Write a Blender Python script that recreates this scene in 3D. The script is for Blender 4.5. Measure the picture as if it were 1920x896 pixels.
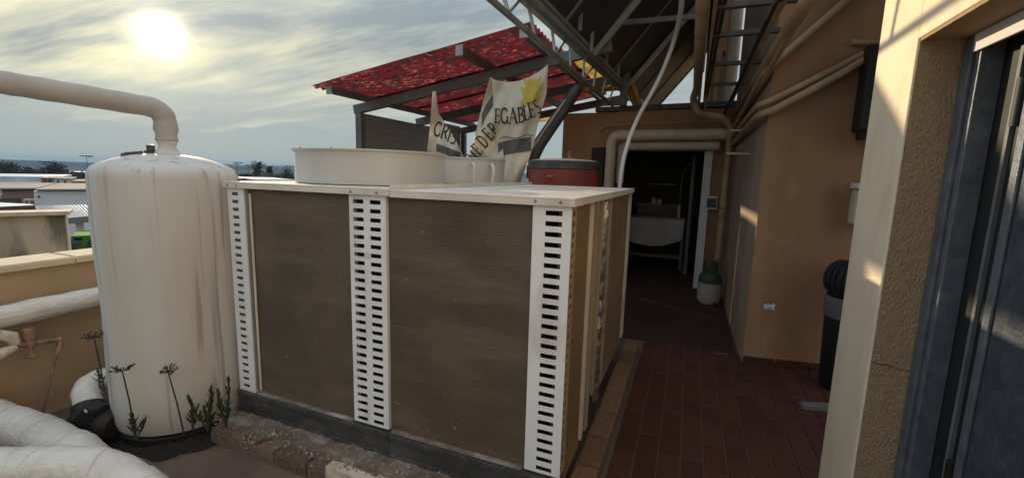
import bpy, math, random
from math import sin, cos, pi, radians, sqrt
from mathutils import Vector, Matrix, noise
R_ = random.Random(7)
for o in list(bpy.data.objects): bpy.data.objects.remove(o)
sc = bpy.context.scene; COL = sc.collection

# ------------------------------------------------------------------ camera
FPX, CX, CY, EYE = 830.0, 960.0, 448.0, 1.6
yaw, pitch, roll = radians(21.6), radians(8.4), radians(1.6)
F = Vector((-sin(yaw)*cos(pitch), cos(yaw)*cos(pitch), -sin(pitch)))
Rr = Vector((cos(yaw), sin(yaw), 0)); Uu = Rr.cross(F)
R = Rr*cos(roll) + Uu*sin(roll); U = -Rr*sin(roll) + Uu*cos(roll)
C = Vector((0, 0, EYE))
cd = bpy.data.cameras.new('camera'); cam = bpy.data.objects.new('camera', cd); COL.objects.link(cam)
cd.sensor_width = 36; cd.lens = FPX/1920*36; cd.clip_start = .02; cd.clip_end = 9000
m3 = Matrix((R, U, -F)).transposed(); cam.matrix_world = Matrix.Translation(C) @ m3.to_4x4()
sc.camera = cam
sc.render.resolution_x, sc.render.resolution_y = 1024, 477
def ray(x, y): return F + R*((x-CX)/FPX) - U*((y-CY)/FPX)
def ony(x, y, Y): d = ray(x, y); return C + d*(Y/d.y)
# ------------------------------------------------------------------ sky and sun
SUN = Vector((-.838, .502, .212)).normalized()
sun_el = math.asin(SUN.z)
w = bpy.data.worlds.new('World'); sc.world = w; w.use_nodes = True
nt = w.node_tree; N = nt.nodes; L = nt.links
for n in list(N): N.remove(n)
def nd(t, **k):
    n = N.new(t)
    for a, b in k.items(): setattr(n, a, b)
    return n
def mth(op, a, b=None, c=None, clamp=False):
    n = nd('ShaderNodeMath', operation=op, use_clamp=clamp)
    for i, v in enumerate((a, b, c)):
        if v is None: continue
        if isinstance(v, (int, float)): n.inputs[i].default_value = v
        else: L.new(v, n.inputs[i])
    return n.outputs[0]
def mixc(f, a, b, bt='MIX'):
    n = nd('ShaderNodeMix', data_type='RGBA', blend_type=bt)
    for i, v in ((0, f), (6, a), (7, b)):
        if isinstance(v, (int, float)): n.inputs[i].default_value = v
        elif isinstance(v, tuple): n.inputs[i].default_value = (*v, 1)
        else: L.new(v, n.inputs[i])
    return n.outputs[2]
sky = nd('ShaderNodeTexSky', sky_type='NISHITA', sun_disc=False)
sky.sun_elevation = sun_el; sky.sun_rotation = math.atan2(SUN.x, SUN.y)
sky.altitude = 30; sky.air_density = 1.0; sky.dust_density = 2.2; sky.ozone_density = 1.0
tc = nd('ShaderNodeTexCoord')
sep = nd('ShaderNodeSeparateXYZ'); L.new(tc.outputs['Generated'], sep.inputs[0])
dt = nd('ShaderNodeVectorMath', operation='DOT_PRODUCT'); L.new(tc.outputs['Generated'], dt.inputs[0]); dt.inputs[1].default_value = SUN
dot = mth('MAXIMUM', dt.outputs['Value'], 0.0001)
zz = mth('ADD', mth('MAXIMUM', sep.outputs['Z'], 0.0), .10)
px = mth('DIVIDE', sep.outputs['X'], zz); py = mth('DIVIDE', sep.outputs['Y'], zz)
cmb = nd('ShaderNodeCombineXYZ'); L.new(px, cmb.inputs[0]); L.new(py, cmb.inputs[1])
def cloudnoise(rot, scale, sx, det, rough, off, dist=.3):
    mp = nd('ShaderNodeMapping'); mp.inputs['Rotation'].default_value = (0, 0, radians(rot)); mp.inputs['Scale'].default_value = (sx, 1, 1); mp.inputs['Location'].default_value = off
    L.new(cmb.outputs[0], mp.inputs[0])
    t = nd('ShaderNodeTexNoise'); L.new(mp.outputs[0], t.inputs['Vector'])
    t.inputs['Scale'].default_value = scale; t.inputs['Detail'].default_value = det; t.inputs['Roughness'].default_value = rough; t.inputs['Distortion'].default_value = dist
    return t.outputs['Fac']
def ramp(f, stops):
    n = nd('ShaderNodeValToRGB'); L.new(f, n.inputs[0]); e = n.color_ramp.elements
    while len(e) < len(stops): e.new(.5)
    for i, (p, c) in enumerate(stops): e[i].position = p; e[i].color = (*c, 1) if isinstance(c, tuple) else (c, c, c, 1)
    return n.outputs[0]
vn = cloudnoise(20, .9, .45, 7, .62, (3.1, 1.7, 0), .4)
vz = mth('ADD', sep.outputs['Z'], mth('MULTIPLY', mth('SUBTRACT', vn, .5), .22))
gap = ramp(cloudnoise(35, .55, .5, 5, .55, (8.3, 2.2, 0), .3), ((.40, 0.0), (.58, 1.0)))
veil = mth('MULTIPLY', ramp(vz, ((.07, 0.0), (.135, 1.0))), mth('ADD', mth('MULTIPLY', gap, .75), .25))
streak = ramp(cloudnoise(66, 1.0, .22, 8, .62, (5.2, 4.1, 0), .6), ((.485, 0.0), (.64, 1.0)))
fine = ramp(cloudnoise(60, 3.2, .2, 6, .6, (1.2, 7.1, 0), .4), ((.48, 0.0), (.70, 1.0)))
# thin cloud veil scatters sunlight forward: brightness follows the angle to the sun
g1 = mth('ADD', mth('MULTIPLY', mth('POWER', dot, 3000.0), 26.0), mth('MULTIPLY', mth('POWER', dot, 300.0), 2.0))
g2 = mth('MULTIPLY', mth('POWER', dot, 24.0), 4.8)
g3 = mth('MULTIPLY', mth('POWER', dot, 8.0), 2.1)
def scl(v, c):
    n = nd('ShaderNodeVectorMath', operation='SCALE'); n.inputs[0].default_value = c; L.new(v, n.inputs['Scale']); return n.outputs[0]
zc = mth('MAXIMUM', sep.outputs['Z'], 0.0)
grad = ramp(zc, ((0.0, (.42, .495, .49)), (.25, (.45, .52, .56)), (.5, (.62, .73, .86)), (1.0, (.92, 1.08, 1.30))))
base = mixc(.99, sky.outputs[0], mixc(1.0, grad, (8.5, 8.7, 8.8), 'MULTIPLY'))
lit = mixc(1.0, mixc(1.0, grad, (11.2, 10.7, 9.5), 'MULTIPLY'), scl(mth('ADD', g2, g3), (1.0, .78, .22)), 'ADD')
dark = mixc(1.0, mixc(1.0, grad, (5.7, 6.0, 6.1), 'MULTIPLY'), scl(mth('ADD', mth('MULTIPLY', g2, .25), mth('MULTIPLY', g3, .3)), (1.0, .88, .6)), 'ADD')
cl_ = mixc(mth('MAXIMUM', streak, mth('MULTIPLY', fine, .4)), lit, dark)
col = mixc(veil, base, cl_)
col = mixc(1.0, col, scl(g1, (1.0, .90, .62)), 'ADD')
bg = nd('ShaderNodeBackground'); L.new(col, bg.inputs[0]); bg.inputs[1].default_value = .1
ow = nd('ShaderNodeOutputWorld'); L.new(bg.outputs[0], ow.inputs[0])
sl = bpy.data.lights.new('sun', 'SUN'); so = bpy.data.objects.new('sun', sl); COL.objects.link(so)
sl.energy = 4.6; sl.angle = radians(.8); sl.color = (1, .80, .52)
so.rotation_euler = (-SUN).to_track_quat('-Z', 'Y').to_euler()
vs = sc.view_settings; vs.view_transform = 'Standard'; vs.look = 'None'; vs.exposure = 0.05; vs.gamma = 1; vs.use_curve_mapping = False
sc.cycles.max_bounces = 8; sc.cycles.use_denoising = True

# ------------------------------------------------------------------ materials
def mat(name, c1, c2=None, rough=.8, scale=6, det=5, stretch=(1, 1, 1), bump=0, bscale=60, bstretch=(1, 1, 1), metal=0, dirt=None, dirt_amt=0, dirt_scale=2, dstretch=(1, 1, 1), rnd=0, contrast=(.35, .65), spec=.5, grime2=None):
    m = bpy.data.materials.new(name); m.use_nodes = True; t = m.node_tree; n = t.nodes; b = n['Principled BSDF']
    b.inputs['Roughness'].default_value = rough; b.inputs['Metallic'].default_value = metal; b.inputs['Specular IOR Level'].default_value = spec
    tcn = n.new('ShaderNodeTexCoord')
    def nz(s, st, d=5):
        mp = n.new('ShaderNodeMapping'); mp.inputs['Scale'].default_value = st; t.links.new(tcn.outputs['Object'], mp.inputs[0])
        x = n.new('ShaderNodeTexNoise'); x.inputs['Scale'].default_value = s; x.inputs['Detail'].default_value = d; t.links.new(mp.outputs[0], x.inputs['Vector']); return x.outputs['Fac']
    def rp(f, a, bb):
        x = n.new('ShaderNodeMapRange'); x.inputs[1].default_value = a; x.inputs[2].default_value = bb; t.links.new(f, x.inputs[0]); return x.outputs[0]
    def mx(f, a, bb, bt='MIX'):
        x = n.new('ShaderNodeMix'); x.data_type = 'RGBA'; x.blend_type = bt
        for i, v in ((0, f), (6, a), (7, bb)):
            if isinstance(v, (int, float)): x.inputs[i].default_value = v
            elif isinstance(v, tuple): x.inputs[i].default_value = (*v, 1)
            else: t.links.new(v, x.inputs[i])
        return x.outputs[2]
    c2 = c2 or tuple(v*.8 for v in c1)
    col = mx(rp(nz(scale, stretch, det), *contrast), c1, c2)
    if dirt:
        f = rp(nz(dirt_scale, dstretch, 6), .5, .72); x = n.new('ShaderNodeMath'); x.operation = 'MULTIPLY'; t.links.new(f, x.inputs[0]); x.inputs[1].default_value = dirt_amt
        col = mx(x.outputs[0], col, dirt)
    if grime2:
        gc, ga, gs, gst, lo, hi = grime2
        f = rp(nz(gs, gst, 6), lo, hi); x = n.new('ShaderNodeMath'); x.operation = 'MULTIPLY'; t.links.new(f, x.inputs[0]); x.inputs[1].default_value = ga
        col = mx(x.outputs[0], col, gc)
    if rnd:
        oi = n.new('ShaderNodeObjectInfo'); r = n.new('ShaderNodeMapRange'); r.inputs[3].default_value = 1-rnd; r.inputs[4].default_value = 1+rnd
        t.links.new(oi.outputs['Random'], r.inputs[0]); hs = n.new('ShaderNodeHueSaturation'); t.links.new(r.outputs[0], hs.inputs['Value']); t.links.new(col, hs.inputs['Color']); col = hs.outputs[0]
    t.links.new(col, b.inputs['Base Color'])
    if bump:
        bp = n.new('ShaderNodeBump'); bp.inputs['Strength'].default_value = bump; bp.inputs['Distance'].default_value = .01
        t.links.new(nz(bscale, bstretch, 4), bp.inputs['Height']); t.links.new(bp.outputs[0], b.inputs['Normal'])
    return m
M = {}
M['stucco'] = mat('stucco', (.60, .40, .22), (.52, .34, .18), .92, 1.5, bump=.35, bscale=130, dirt=(.38, .25, .14), dirt_amt=.4, dirt_scale=1.2)
M['stucco_pillar'] = mat('stucco_pillar', (.86, .71, .53), (.81, .66, .47), .92, 2, bump=.25, bscale=120, dirt=(.5, .38, .25), dirt_amt=.25, dirt_scale=9, dstretch=(1, 1, .4))
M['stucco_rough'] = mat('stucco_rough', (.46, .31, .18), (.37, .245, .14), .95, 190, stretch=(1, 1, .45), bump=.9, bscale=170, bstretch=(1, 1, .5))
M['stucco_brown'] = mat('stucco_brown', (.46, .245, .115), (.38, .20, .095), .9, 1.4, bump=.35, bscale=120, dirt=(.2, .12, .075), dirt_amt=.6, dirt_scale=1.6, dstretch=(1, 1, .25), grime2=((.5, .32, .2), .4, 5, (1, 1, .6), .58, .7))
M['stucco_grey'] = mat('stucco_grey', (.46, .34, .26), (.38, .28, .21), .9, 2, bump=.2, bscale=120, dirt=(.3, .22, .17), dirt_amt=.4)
M['parapet'] = mat('parapet', (.43, .32, .20), (.37, .27, .17), .95, 2.5, bump=.2, bscale=80, dirt=(.3, .22, .14), dirt_amt=.5, dirt_scale=3)
M['coping'] = mat('coping', (.66, .54, .38), (.52, .42, .3), .9, 8, bump=.3, bscale=70)
M['concrete'] = mat('concrete', (.17, .118, .092), (.125, .085, .067), .95, 3, bump=.4, bscale=60, dirt=(.08, .06, .05), dirt_amt=.6, dirt_scale=4)
M['mortar'] = mat('mortar', (.22, .14, .10), (.14, .09, .065), .95, 12, bump=.4, bscale=90)
M['tile'] = mat('tile', (.10, .026, .012), (.06, .018, .009), .6, 9, bump=.3, bscale=45, rnd=.2, dirt=(.05, .022, .015), dirt_amt=.6, dirt_scale=5)
M['tile_edge'] = mat('tile_edge', (.24, .13, .065), (.17, .085, .045), .7, 8, bump=.3, bscale=50, rnd=.2, dirt=(.12, .07, .04), dirt_amt=.6, dirt_scale=6)
M['redfloor'] = mat('redfloor', (.065, .025, .018), (.045, .019, .014), .7, 4, bump=.2, bscale=40)
M['white_metal'] = mat('white_metal', (.82, .84, .875), (.77, .785, .81), .45, 3, dirt=(.42, .36, .28), dirt_amt=.5, dirt_scale=7, dstretch=(1, 1, .3), bump=.03, bscale=30)
M['lid_metal'] = mat('lid_metal', (.72, .68, .61), (.62, .57, .50), .5, 4, dirt=(.45, .38, .3), dirt_amt=.5, dirt_scale=6)
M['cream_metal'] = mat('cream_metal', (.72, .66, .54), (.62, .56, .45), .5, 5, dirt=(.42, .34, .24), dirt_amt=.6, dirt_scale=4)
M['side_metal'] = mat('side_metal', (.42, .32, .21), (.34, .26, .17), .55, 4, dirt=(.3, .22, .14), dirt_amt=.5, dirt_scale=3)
M['shroud'] = mat('shroud', (.55, .55, .54), (.48, .47, .45), .5, 3, stretch=(1, 1, .25), dirt=(.46, .36, .24), dirt_amt=.5, dirt_scale=3, dstretch=(1, 1, .3))
M['black'] = mat('black', (.015, .015, .015), (.01, .01, .01), .6)
M['darkmetal'] = mat('darkmetal', (.06, .062, .065), (.04, .042, .045), .5, 6, dirt=(.15, .12, .1), dirt_amt=.6, dirt_scale=7, bump=.2, bscale=40)
M['greysteel'] = mat('greysteel', (.20, .205, .21), (.15, .155, .16), .5, 5, metal=.2, dirt=(.1, .09, .08), dirt_amt=.4)
M['steel'] = mat('steel', (.42, .42, .41), (.3, .3, .3), .42, 8, metal=.6, dirt=(.2, .17, .14), dirt_amt=.5, dirt_scale=6)
M['galv'] = mat('galv', (.17, .19, .225), (.11, .125, .15), .5, 24, metal=.35, bump=.25, bscale=80, contrast=(.3, .7), dirt=(.3, .31, .33), dirt_amt=.3, dirt_scale=14)
M['door'] = mat('door', (.065, .078, .098), (.042, .052, .068), .6, 30, metal=.15, bump=.35, bscale=110, contrast=(.3, .7), dirt=(.16, .17, .19), dirt_amt=.35, dirt_scale=26)
M['tank'] = mat('tank', (.60, .595, .585), (.52, .505, .475), .6, 1.5, stretch=(1, 1, .3), dirt=(.52, .43, .31), dirt_amt=.5, dirt_scale=8, dstretch=(1, 1, .07), grime2=((.22, .18, .13), .55, 24, (1, 1, .022), .575, .66), bump=.05, bscale=20)
M['wrap'] = mat('wrap', (.68, .66, .62), (.56, .54, .50), .55, 5, bump=1.0, bscale=34, bstretch=(1, .45, 1), dirt=(.36, .3, .22), dirt_amt=.55, dirt_scale=4)
M['pipe_grey'] = mat('pipe_grey', (.44, .40, .36), (.36, .33, .3), .7, 6, bump=.15, bscale=30)
M['pipe_cream'] = mat('pipe_cream', (.70, .61, .47), (.6, .52, .4), .5, 4, dirt=(.36, .28, .2), dirt_amt=.4, dirt_scale=5)
M['pipe_tan'] = mat('pipe_tan', (.50, .35, .19), (.4, .27, .14), .5, 5, dirt=(.25, .16, .09), dirt_amt=.5, dirt_scale=5)
M['pipe_yellow'] = mat('pipe_yellow', (.62, .40, .08), (.5, .3, .06), .5, 6)
M['hose'] = mat('hose', (.82, .81, .78), (.74, .73, .7), .4, 6)
M['brass'] = mat('brass', (.36, .22, .14), (.26, .16, .1), .5, 20, metal=.3, dirt=(.14, .12, .09), dirt_amt=.7, dirt_scale=20)
M['insul'] = mat('insul', (.66, .58, .47), (.56, .48, .38), .9, 30, bump=.5, bscale=60)
M['brick'] = mat('brick', (.20, .135, .105), (.15, .095, .075), .95, 18, bump=.7, bscale=60, rnd=.25, dirt=(.34, .28, .23), dirt_amt=.5, dirt_scale=9)
M['rubble'] = mat('rubble', (.20, .155, .125), (.12, .09, .075), .95, 14, bump=.8, bscale=45, dirt=(.5, .45, .4), dirt_amt=.65, dirt_scale=11, dstretch=(.5, 1, 1.6))
M['rubble_light'] = mat('rubble_light', (.44, .38, .32), (.22, .17, .14), .95, 18)
M['plaster'] = mat('plaster', (.62, .55, .48), (.48, .36, .27), .9, 9, bump=.4, bscale=40)
M['soil'] = mat('soil', (.022, .019, .015), (.012, .01, .008), .95, 30, bump=1, bscale=40)
M['plant'] = mat('plant', (.075, .09, .045), (.045, .058, .03), .6, 10, rnd=.3)
M['dry'] = mat('dry', (.045, .032, .02), (.03, .022, .015), .8, 10)
M['red_tank'] = mat('red_tank', (.30, .045, .032), (.23, .04, .03), .4, 5, dirt=(.2, .06, .04), dirt_amt=.4, dirt_scale=4)
M['slate'] = mat('slate', (.13, .15, .17), (.10, .115, .13), .45, 3, stretch=(1, 1, 8))
M['screen'] = mat('screen', (.30, .345, .38), (.24, .28, .31), .5, 3, stretch=(1, .4, 10))  # slate grey paled with haze and veiling glare put into the colour
M['collector'] = mat('collector', (.04, .036, .034), (.03, .028, .027), .6, 3)
M['alu'] = mat('alu', (.5, .5, .48), (.4, .4, .39), .4, 8, metal=.7)
M['green'] = mat('green', (.03, .08, .035), (.02, .06, .03), .5, 8)
M['cloth'] = mat('cloth', (.75, .73, .72), (.68, .66, .66), .9, 6)
M['paper'] = mat('paper', (.8, .8, .8), (.6, .6, .62), .8, 20)
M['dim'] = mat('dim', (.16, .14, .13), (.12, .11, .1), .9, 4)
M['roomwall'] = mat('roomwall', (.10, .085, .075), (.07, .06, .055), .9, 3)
M['ink'] = mat('ink', (.03, .028, .022), (.045, .04, .03), .8, 20)
M['banner_white'] = mat('banner_white', (.80, .75, .63), (.70, .65, .54), .75, 7, bump=.3, bscale=14)
M['banner_grey'] = mat('banner_grey', (.16, .155, .145), (.11, .105, .10), .75, 9)
M['banner_gold'] = mat('banner_gold', (.72, .55, .10), (.62, .47, .09), .75, 9)
def translucentize(m, amt):
    t = m.node_tree; n = t.nodes; b = n['Principled BSDF']; out = n['Material Output']
    tr = n.new('ShaderNodeBsdfTranslucent'); mx = n.new('ShaderNodeMixShader'); mx.inputs[0].default_value = amt
    l = b.inputs['Base Color'].links[0]; t.links.new(l.from_socket, tr.inputs[0])
    t.links.new(b.outputs[0], mx.inputs[1]); t.links.new(tr.outputs[0], mx.inputs[2]); t.links.new(mx.outputs[0], out.inputs[0])
for k in ('banner_white', 'banner_grey', 'banner_gold', 'cloth', 'plant'): translucentize(M[k], .3)
def roof_sheet_mat(name, dark, mid, fleck):
    m = bpy.data.materials.new(name); m.use_nodes = True; t = m.node_tree; n = t.nodes; b = n['Principled BSDF']; out = n['Material Output']
    tcn = n.new('ShaderNodeTexCoord')
    def nz(s, st, d=4, dist=0):
        mp = n.new('ShaderNodeMapping'); mp.inputs['Scale'].default_value = st; t.links.new(tcn.outputs['Object'], mp.inputs[0])
        x = n.new('ShaderNodeTexNoise'); x.inputs['Scale'].default_value = s; x.inputs['Detail'].default_value = d; x.inputs['Distortion'].default_value = dist; t.links.new(mp.outputs[0], x.inputs['Vector']); return x.outputs['Fac']
    def rp(f, a, bb):
        x = n.new('ShaderNodeMapRange'); x.inputs[1].default_value = a; x.inputs[2].default_value = bb; t.links.new(f, x.inputs[0]); return x.outputs[0]
    def mx(f, a, bb):
        x = n.new('ShaderNodeMix'); x.data_type = 'RGBA'
        for i, v in ((0, f), (6, a), (7, bb)):
            if isinstance(v, tuple): x.inputs[i].default_value = (*v, 1)
            else: t.links.new(v, x.inputs[i])
        return x.outputs[2]
    c = mx(rp(nz(5, (1, .7, 1), 6), .40, .60), dark, mid)
    lowf = rp(nz(2.6, (1, 1, 1), 4), .40, .62)
    fl_ = n.new('ShaderNodeMath'); fl_.operation = 'MULTIPLY'; t.links.new(rp(nz(30, (.38, 1.3, 1), 5, .9), .53, .66), fl_.inputs[0]); t.links.new(lowf, fl_.inputs[1])
    c = mx(fl_.outputs[0], c, fleck)
    dk = rp(nz(24, (.35, 1.2, 1), 4, .6), .58, .66); c = mx(dk, c, tuple(v*.35 for v in dark))
    t.links.new(c, b.inputs['Base Color']); b.inputs['Roughness'].default_value = .6
    tr = n.new('ShaderNodeBsdfTranslucent'); t.links.new(c, tr.inputs[0])
    ms = n.new('ShaderNodeMixShader'); ms.inputs[0].default_value = .5
    t.links.new(b.outputs[0], ms.inputs[1]); t.links.new(tr.outputs[0], ms.inputs[2]); t.links.new(ms.outputs[0], out.inputs[0])
    return m
M['redsheet'] = roof_sheet_mat('redsheet', (.075, .026, .030), (.165, .018, .027), (.66, .20, .165))
M['yellowsheet'] = roof_sheet_mat('yellowsheet', (.38, .25, .05), (.65, .45, .10), (.85, .65, .25))
# finned coil: fine horizontal fins, dusty patches
def coil_mat(name, c1, c2):
    m = mat(name, c1, c2, .55, 2.2, dirt=tuple(v*1.5 for v in c1), dirt_amt=.6, dirt_scale=3, dstretch=(.5, .5, 2.4), spec=.35, grime2=((.34, .30, .24), .6, 30, (.6, .6, 1.2), .68, .73))
    t = m.node_tree; n = t.nodes; b = n['Principled BSDF']
    tcn = n.new('ShaderNodeTexCoord'); wv = n.new('ShaderNodeTexWave'); wv.bands_direction = 'Z'; wv.inputs['Scale'].default_value = 26; wv.inputs['Distortion'].default_value = 1.6; wv.inputs['Detail'].default_value = 2
    t.links.new(tcn.outputs['Object'], wv.inputs['Vector'])
    l0 = b.inputs['Base Color'].links[0].from_socket; hsv = n.new('ShaderNodeHueSaturation'); mr = n.new('ShaderNodeMapRange'); mr.inputs[3].default_value = .90; mr.inputs[4].default_value = 1.07
    t.links.new(wv.outputs['Fac'], mr.inputs[0]); t.links.new(mr.outputs[0], hsv.inputs['Value']); t.links.new(l0, hsv.inputs['Color']); t.links.new(hsv.outputs[0], b.inputs['Base Color'])
    bp = n.new('ShaderNodeBump'); bp.inputs['Strength'].default_value = .16; bp.inputs['Distance'].default_value = .004
    t.links.new(wv.outputs['Fac'], bp.inputs['Height']); t.links.new(bp.outputs[0], b.inputs['Normal'])
    return m
M['coil'] = coil_mat('coil', (.125, .098, .070), (.085, .064, .045))
M['coil_side'] = coil_mat('coil_side', (.26, .16, .075), (.20, .12, .06))
# foil
M['foil'] = mat('foil', (.62, .58, .52), (.45, .4, .34), .25, 30, metal=.9, bump=1, bscale=35, bstretch=(1, 1, .4))

# ------------------------------------------------------------------ builders
ORG = {}
class B:
    def __init__(s): s.v = []; s.f = []; s.mi = []
    def add(s, vs, fs, mi=0):
        k = len(s.v); s.v += [tuple(v) for v in vs]
        for f in fs: s.f.append(tuple(i+k for i in f)); s.mi.append(mi)
        return s
    def box(s, x0, x1, y0, y1, z0, z1, mi=0):
        return s.add([(x0,y0,z0),(x1,y0,z0),(x1,y1,z0),(x0,y1,z0),(x0,y0,z1),(x1,y0,z1),(x1,y1,z1),(x0,y1,z1)],
                     [(3,2,1,0),(4,5,6,7),(0,1,5,4),(1,2,6,5),(2,3,7,6),(3,0,4,7)], mi)
    def hexa(s, p, mi=0):   # p: 8 points, bottom ring then top ring
        return s.add(p, [(3,2,1,0),(4,5,6,7),(0,1,5,4),(1,2,6,5),(2,3,7,6),(3,0,4,7)], mi)
    def bar(s, a, b, wd, ht, up=(0,0,1), mi=0):
        a = Vector(a); b = Vector(b); d = (b-a).normalized(); u = Vector(up)
        sd = d.cross(u)
        if sd.length < 1e-4: sd = d.cross(Vector((1,0,0)))
        sd.normalize(); u = sd.cross(d).normalized()
        q = []
        for e in (a, b):
            for (i, j) in ((-1,-1),(1,-1),(1,1),(-1,1)): q.append(e + sd*(i*wd/2) + u*(j*ht/2))
        return s.add(q, [(3,2,1,0),(4,5,6,7),(0,1,5,4),(1,2,6,5),(2,3,7,6),(3,0,4,7)], mi)
    def tube(s, pts, r, seg=12, cap=True, mi=0):
        pts = [Vector(p) for p in pts]; n = len(pts); k0 = len(s.v); prev = None
        for i, p in enumerate(pts):
            t = (pts[min(i+1, n-1)] - pts[max(i-1, 0)]).normalized()
            if prev is None:
                a = Vector((0,0,1)) if abs(t.z) < .9 else Vector((1,0,0)); u = (a - t*a.dot(t)).normalized()
            else: u = (prev - t*prev.dot(t)).normalized()
            prev = u; v = t.cross(u)
            rr = r(i/(n-1)) if callable(r) else (r[i] if isinstance(r, (list, tuple)) else r)
            for j in range(seg):
                q = p + (u*cos(2*pi*j/seg) + v*sin(2*pi*j/seg))*rr; s.v.append(tuple(q))
        for i in range(n-1):
            for j in range(seg):
                a = k0+i*seg+j; b = k0+i*seg+(j+1)%seg; s.f.append((a, b, b+seg, a+seg)); s.mi.append(mi)
        if cap:
            s.f.append(tuple(k0+j for j in reversed(range(seg)))); s.mi.append(mi)
            s.f.append(tuple(k0+(n-1)*seg+j for j in range(seg))); s.mi.append(mi)
        return s
    def lathe(s, prof, c, seg=32, mi=0, sx=1, sy=1):
        k0 = len(s.v); n = len(prof)
        for (r, z) in prof:
            for j in range(seg):
                a = 2*pi*j/seg; s.v.append((c[0]+r*cos(a)*sx, c[1]+r*sin(a)*sy, c[2]+z))
        for i in range(n-1):
            for j in range(seg):
                a = k0+i*seg+j; b = k0+i*seg+(j+1)%seg; s.f.append((a, b, b+seg, a+seg)); s.mi.append(mi)
        for i, rev in ((0, True), (n-1, False)):
            if prof[i][0] > 1e-5:
                fl = [k0+i*seg+j for j in range(seg)]
                s.f.append(tuple(reversed(fl)) if rev else tuple(fl)); s.mi.append(mi)
        return s
    def build(s, name, m, parent=None, smooth=False, bevel=0, recalc=False):
        org = ORG.get(parent, Vector((0,0,0))) if parent else Vector((0,0,0))
        me = bpy.data.meshes.new(name); me.from_pydata([tuple(Vector(v)-org) for v in s.v], [], s.f)
        for mm in (m if isinstance(m, (list, tuple)) else [m]): me.materials.append(M[mm] if isinstance(mm, str) else mm)
        me.polygons.foreach_set('material_index', s.mi)
        if smooth: me.polygons.foreach_set('use_smooth', [True]*len(me.polygons))
        me.update()
        o = bpy.data.objects.new(name, me); COL.objects.link(o)
        if parent: o.parent = parent
        ORG[o] = org.copy()
        if bevel:
            bv = o.modifiers.new('bevel', 'BEVEL'); bv.width = bevel; bv.segments = 2; bv.limit_method = 'ANGLE'
        if smooth:
            try: me.set_sharp_from_angle(angle=radians(38))
            except Exception: pass
        return o
def fillet(pts, r, n=7):
    pts = [Vector(p) for p in pts]; out = [pts[0]]
    for i in range(1, len(pts)-1):
        a, b, c = pts[i-1], pts[i], pts[i+1]; d1 = (a-b).normalized(); d2 = (c-b).normalized()
        rr = min(r, (a-b).length*.48, (c-b).length*.48); p0 = b+d1*rr; p2 = b+d2*rr
        for k in range(n+1):
            t = k/n; out.append(p0*(1-t)**2 + b*2*t*(1-t) + p2*t*t)
    out.append(pts[-1]); return out
def dense(pts, step):
    out = [Vector(pts[0])]
    for a, b in zip(pts, pts[1:]):
        a = Vector(a); b = Vector(b); k = max(1, int((b-a).length/step))
        for i in range(1, k+1): out.append(a.lerp(b, i/k))
    return out
def thing(name, label, cat, loc, group=None):
    o = bpy.data.objects.new(name, None); COL.objects.link(o); o.location = loc; o.empty_display_size = .1
    o['label'] = label; o['category'] = cat
    if group: o['group'] = group
    ORG[o] = Vector(loc); return o
def tag(o, label, cat, group=None):
    o['label'] = label; o['category'] = cat
    if group: o['group'] = group
    return o
def struct(o): o['kind'] = 'structure'; return o
def piece(name, me, loc, parent, rot=(0,0,0), scale=(1,1,1)):
    o = bpy.data.objects.new(name, me); COL.objects.link(o); o.parent = parent
    o.location = Vector(loc) - ORG[parent]; o.rotation_euler = rot; o.scale = scale; return o
def unitbox(name, m, bv=.03):
    b = B(); k = 1-2*bv
    # chamfered top block, unit size centred on xy, z from 0 to 1
    b.add([(-.5,-.5,0),(.5,-.5,0),(.5,.5,0),(-.5,.5,0),(-.5,-.5,.7),(.5,-.5,.7),(.5,.5,.7),(-.5,.5,.7),(-.5*k,-.5*k,1),(.5*k,-.5*k,1),(.5*k,.5*k,1),(-.5*k,.5*k,1)],
          [(3,2,1,0),(0,1,5,4),(1,2,6,5),(2,3,7,6),(3,0,4,7),(4,5,9,8),(5,6,10,9),(6,7,11,10),(7,4,8,11),(8,9,10,11)])
    me = bpy.data.meshes.new(name); me.from_pydata(b.v, [], b.f); me.materials.append(M[m]); return me

# ------------------------------------------------------------------ ground, roof slab, floors
GZ = -6.5
g = B(); S = 4000
g.add([(-S,-S,GZ),(S,-S,GZ),(S,S,GZ),(-S,S,GZ)], [(0,1,2,3)])
M['earth'] = mat('earth', (.12, .12, .10), (.09, .09, .075), .95, .02, spec=0)
struct(g.build('ground', 'earth'))
b = B(); b.box(-3.75, 3.2, -4, 11, -6.5, -.012); b.box(-5.4, -3.7505, 4.0, 11, -6.5, -.012); struct(b.build('roof_floor', 'concrete'))
fl = struct(B().box(-.30, 1.9, .6, 4.42, -.0115, -.005).build('alley_floor', 'mortar'))
tm = unitbox('tile', 'tile', .02)
TW, TL = .1235, .245
c = 0; x = -.298
while x + TW < 1.86:
    y = .62 - R_.random()*TL
    while y < 4.30:
        y0 = max(y, .62); y1 = min(y+TL, 4.40)
        hidden = (x > .66 and y1 < 2.35) or y1 < 1.55
        if y1-y0 > .05 and not hidden:
            piece('tile', tm, (x+TW/2, (y0+y1)/2, -.0049), fl, (R_.gauss(0,.004), R_.gauss(0,.003), R_.gauss(0,.006)), (TW-.007, (y1-y0)-.007, .0085+R_.random()*.003))
        y += TL + R_.uniform(-.004, .004)
    x += TW
struct(B().box(-1.0, .52, 4.425, 9.6, -.0118, -.001).build('passage_floor', 'redfloor'))

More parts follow.
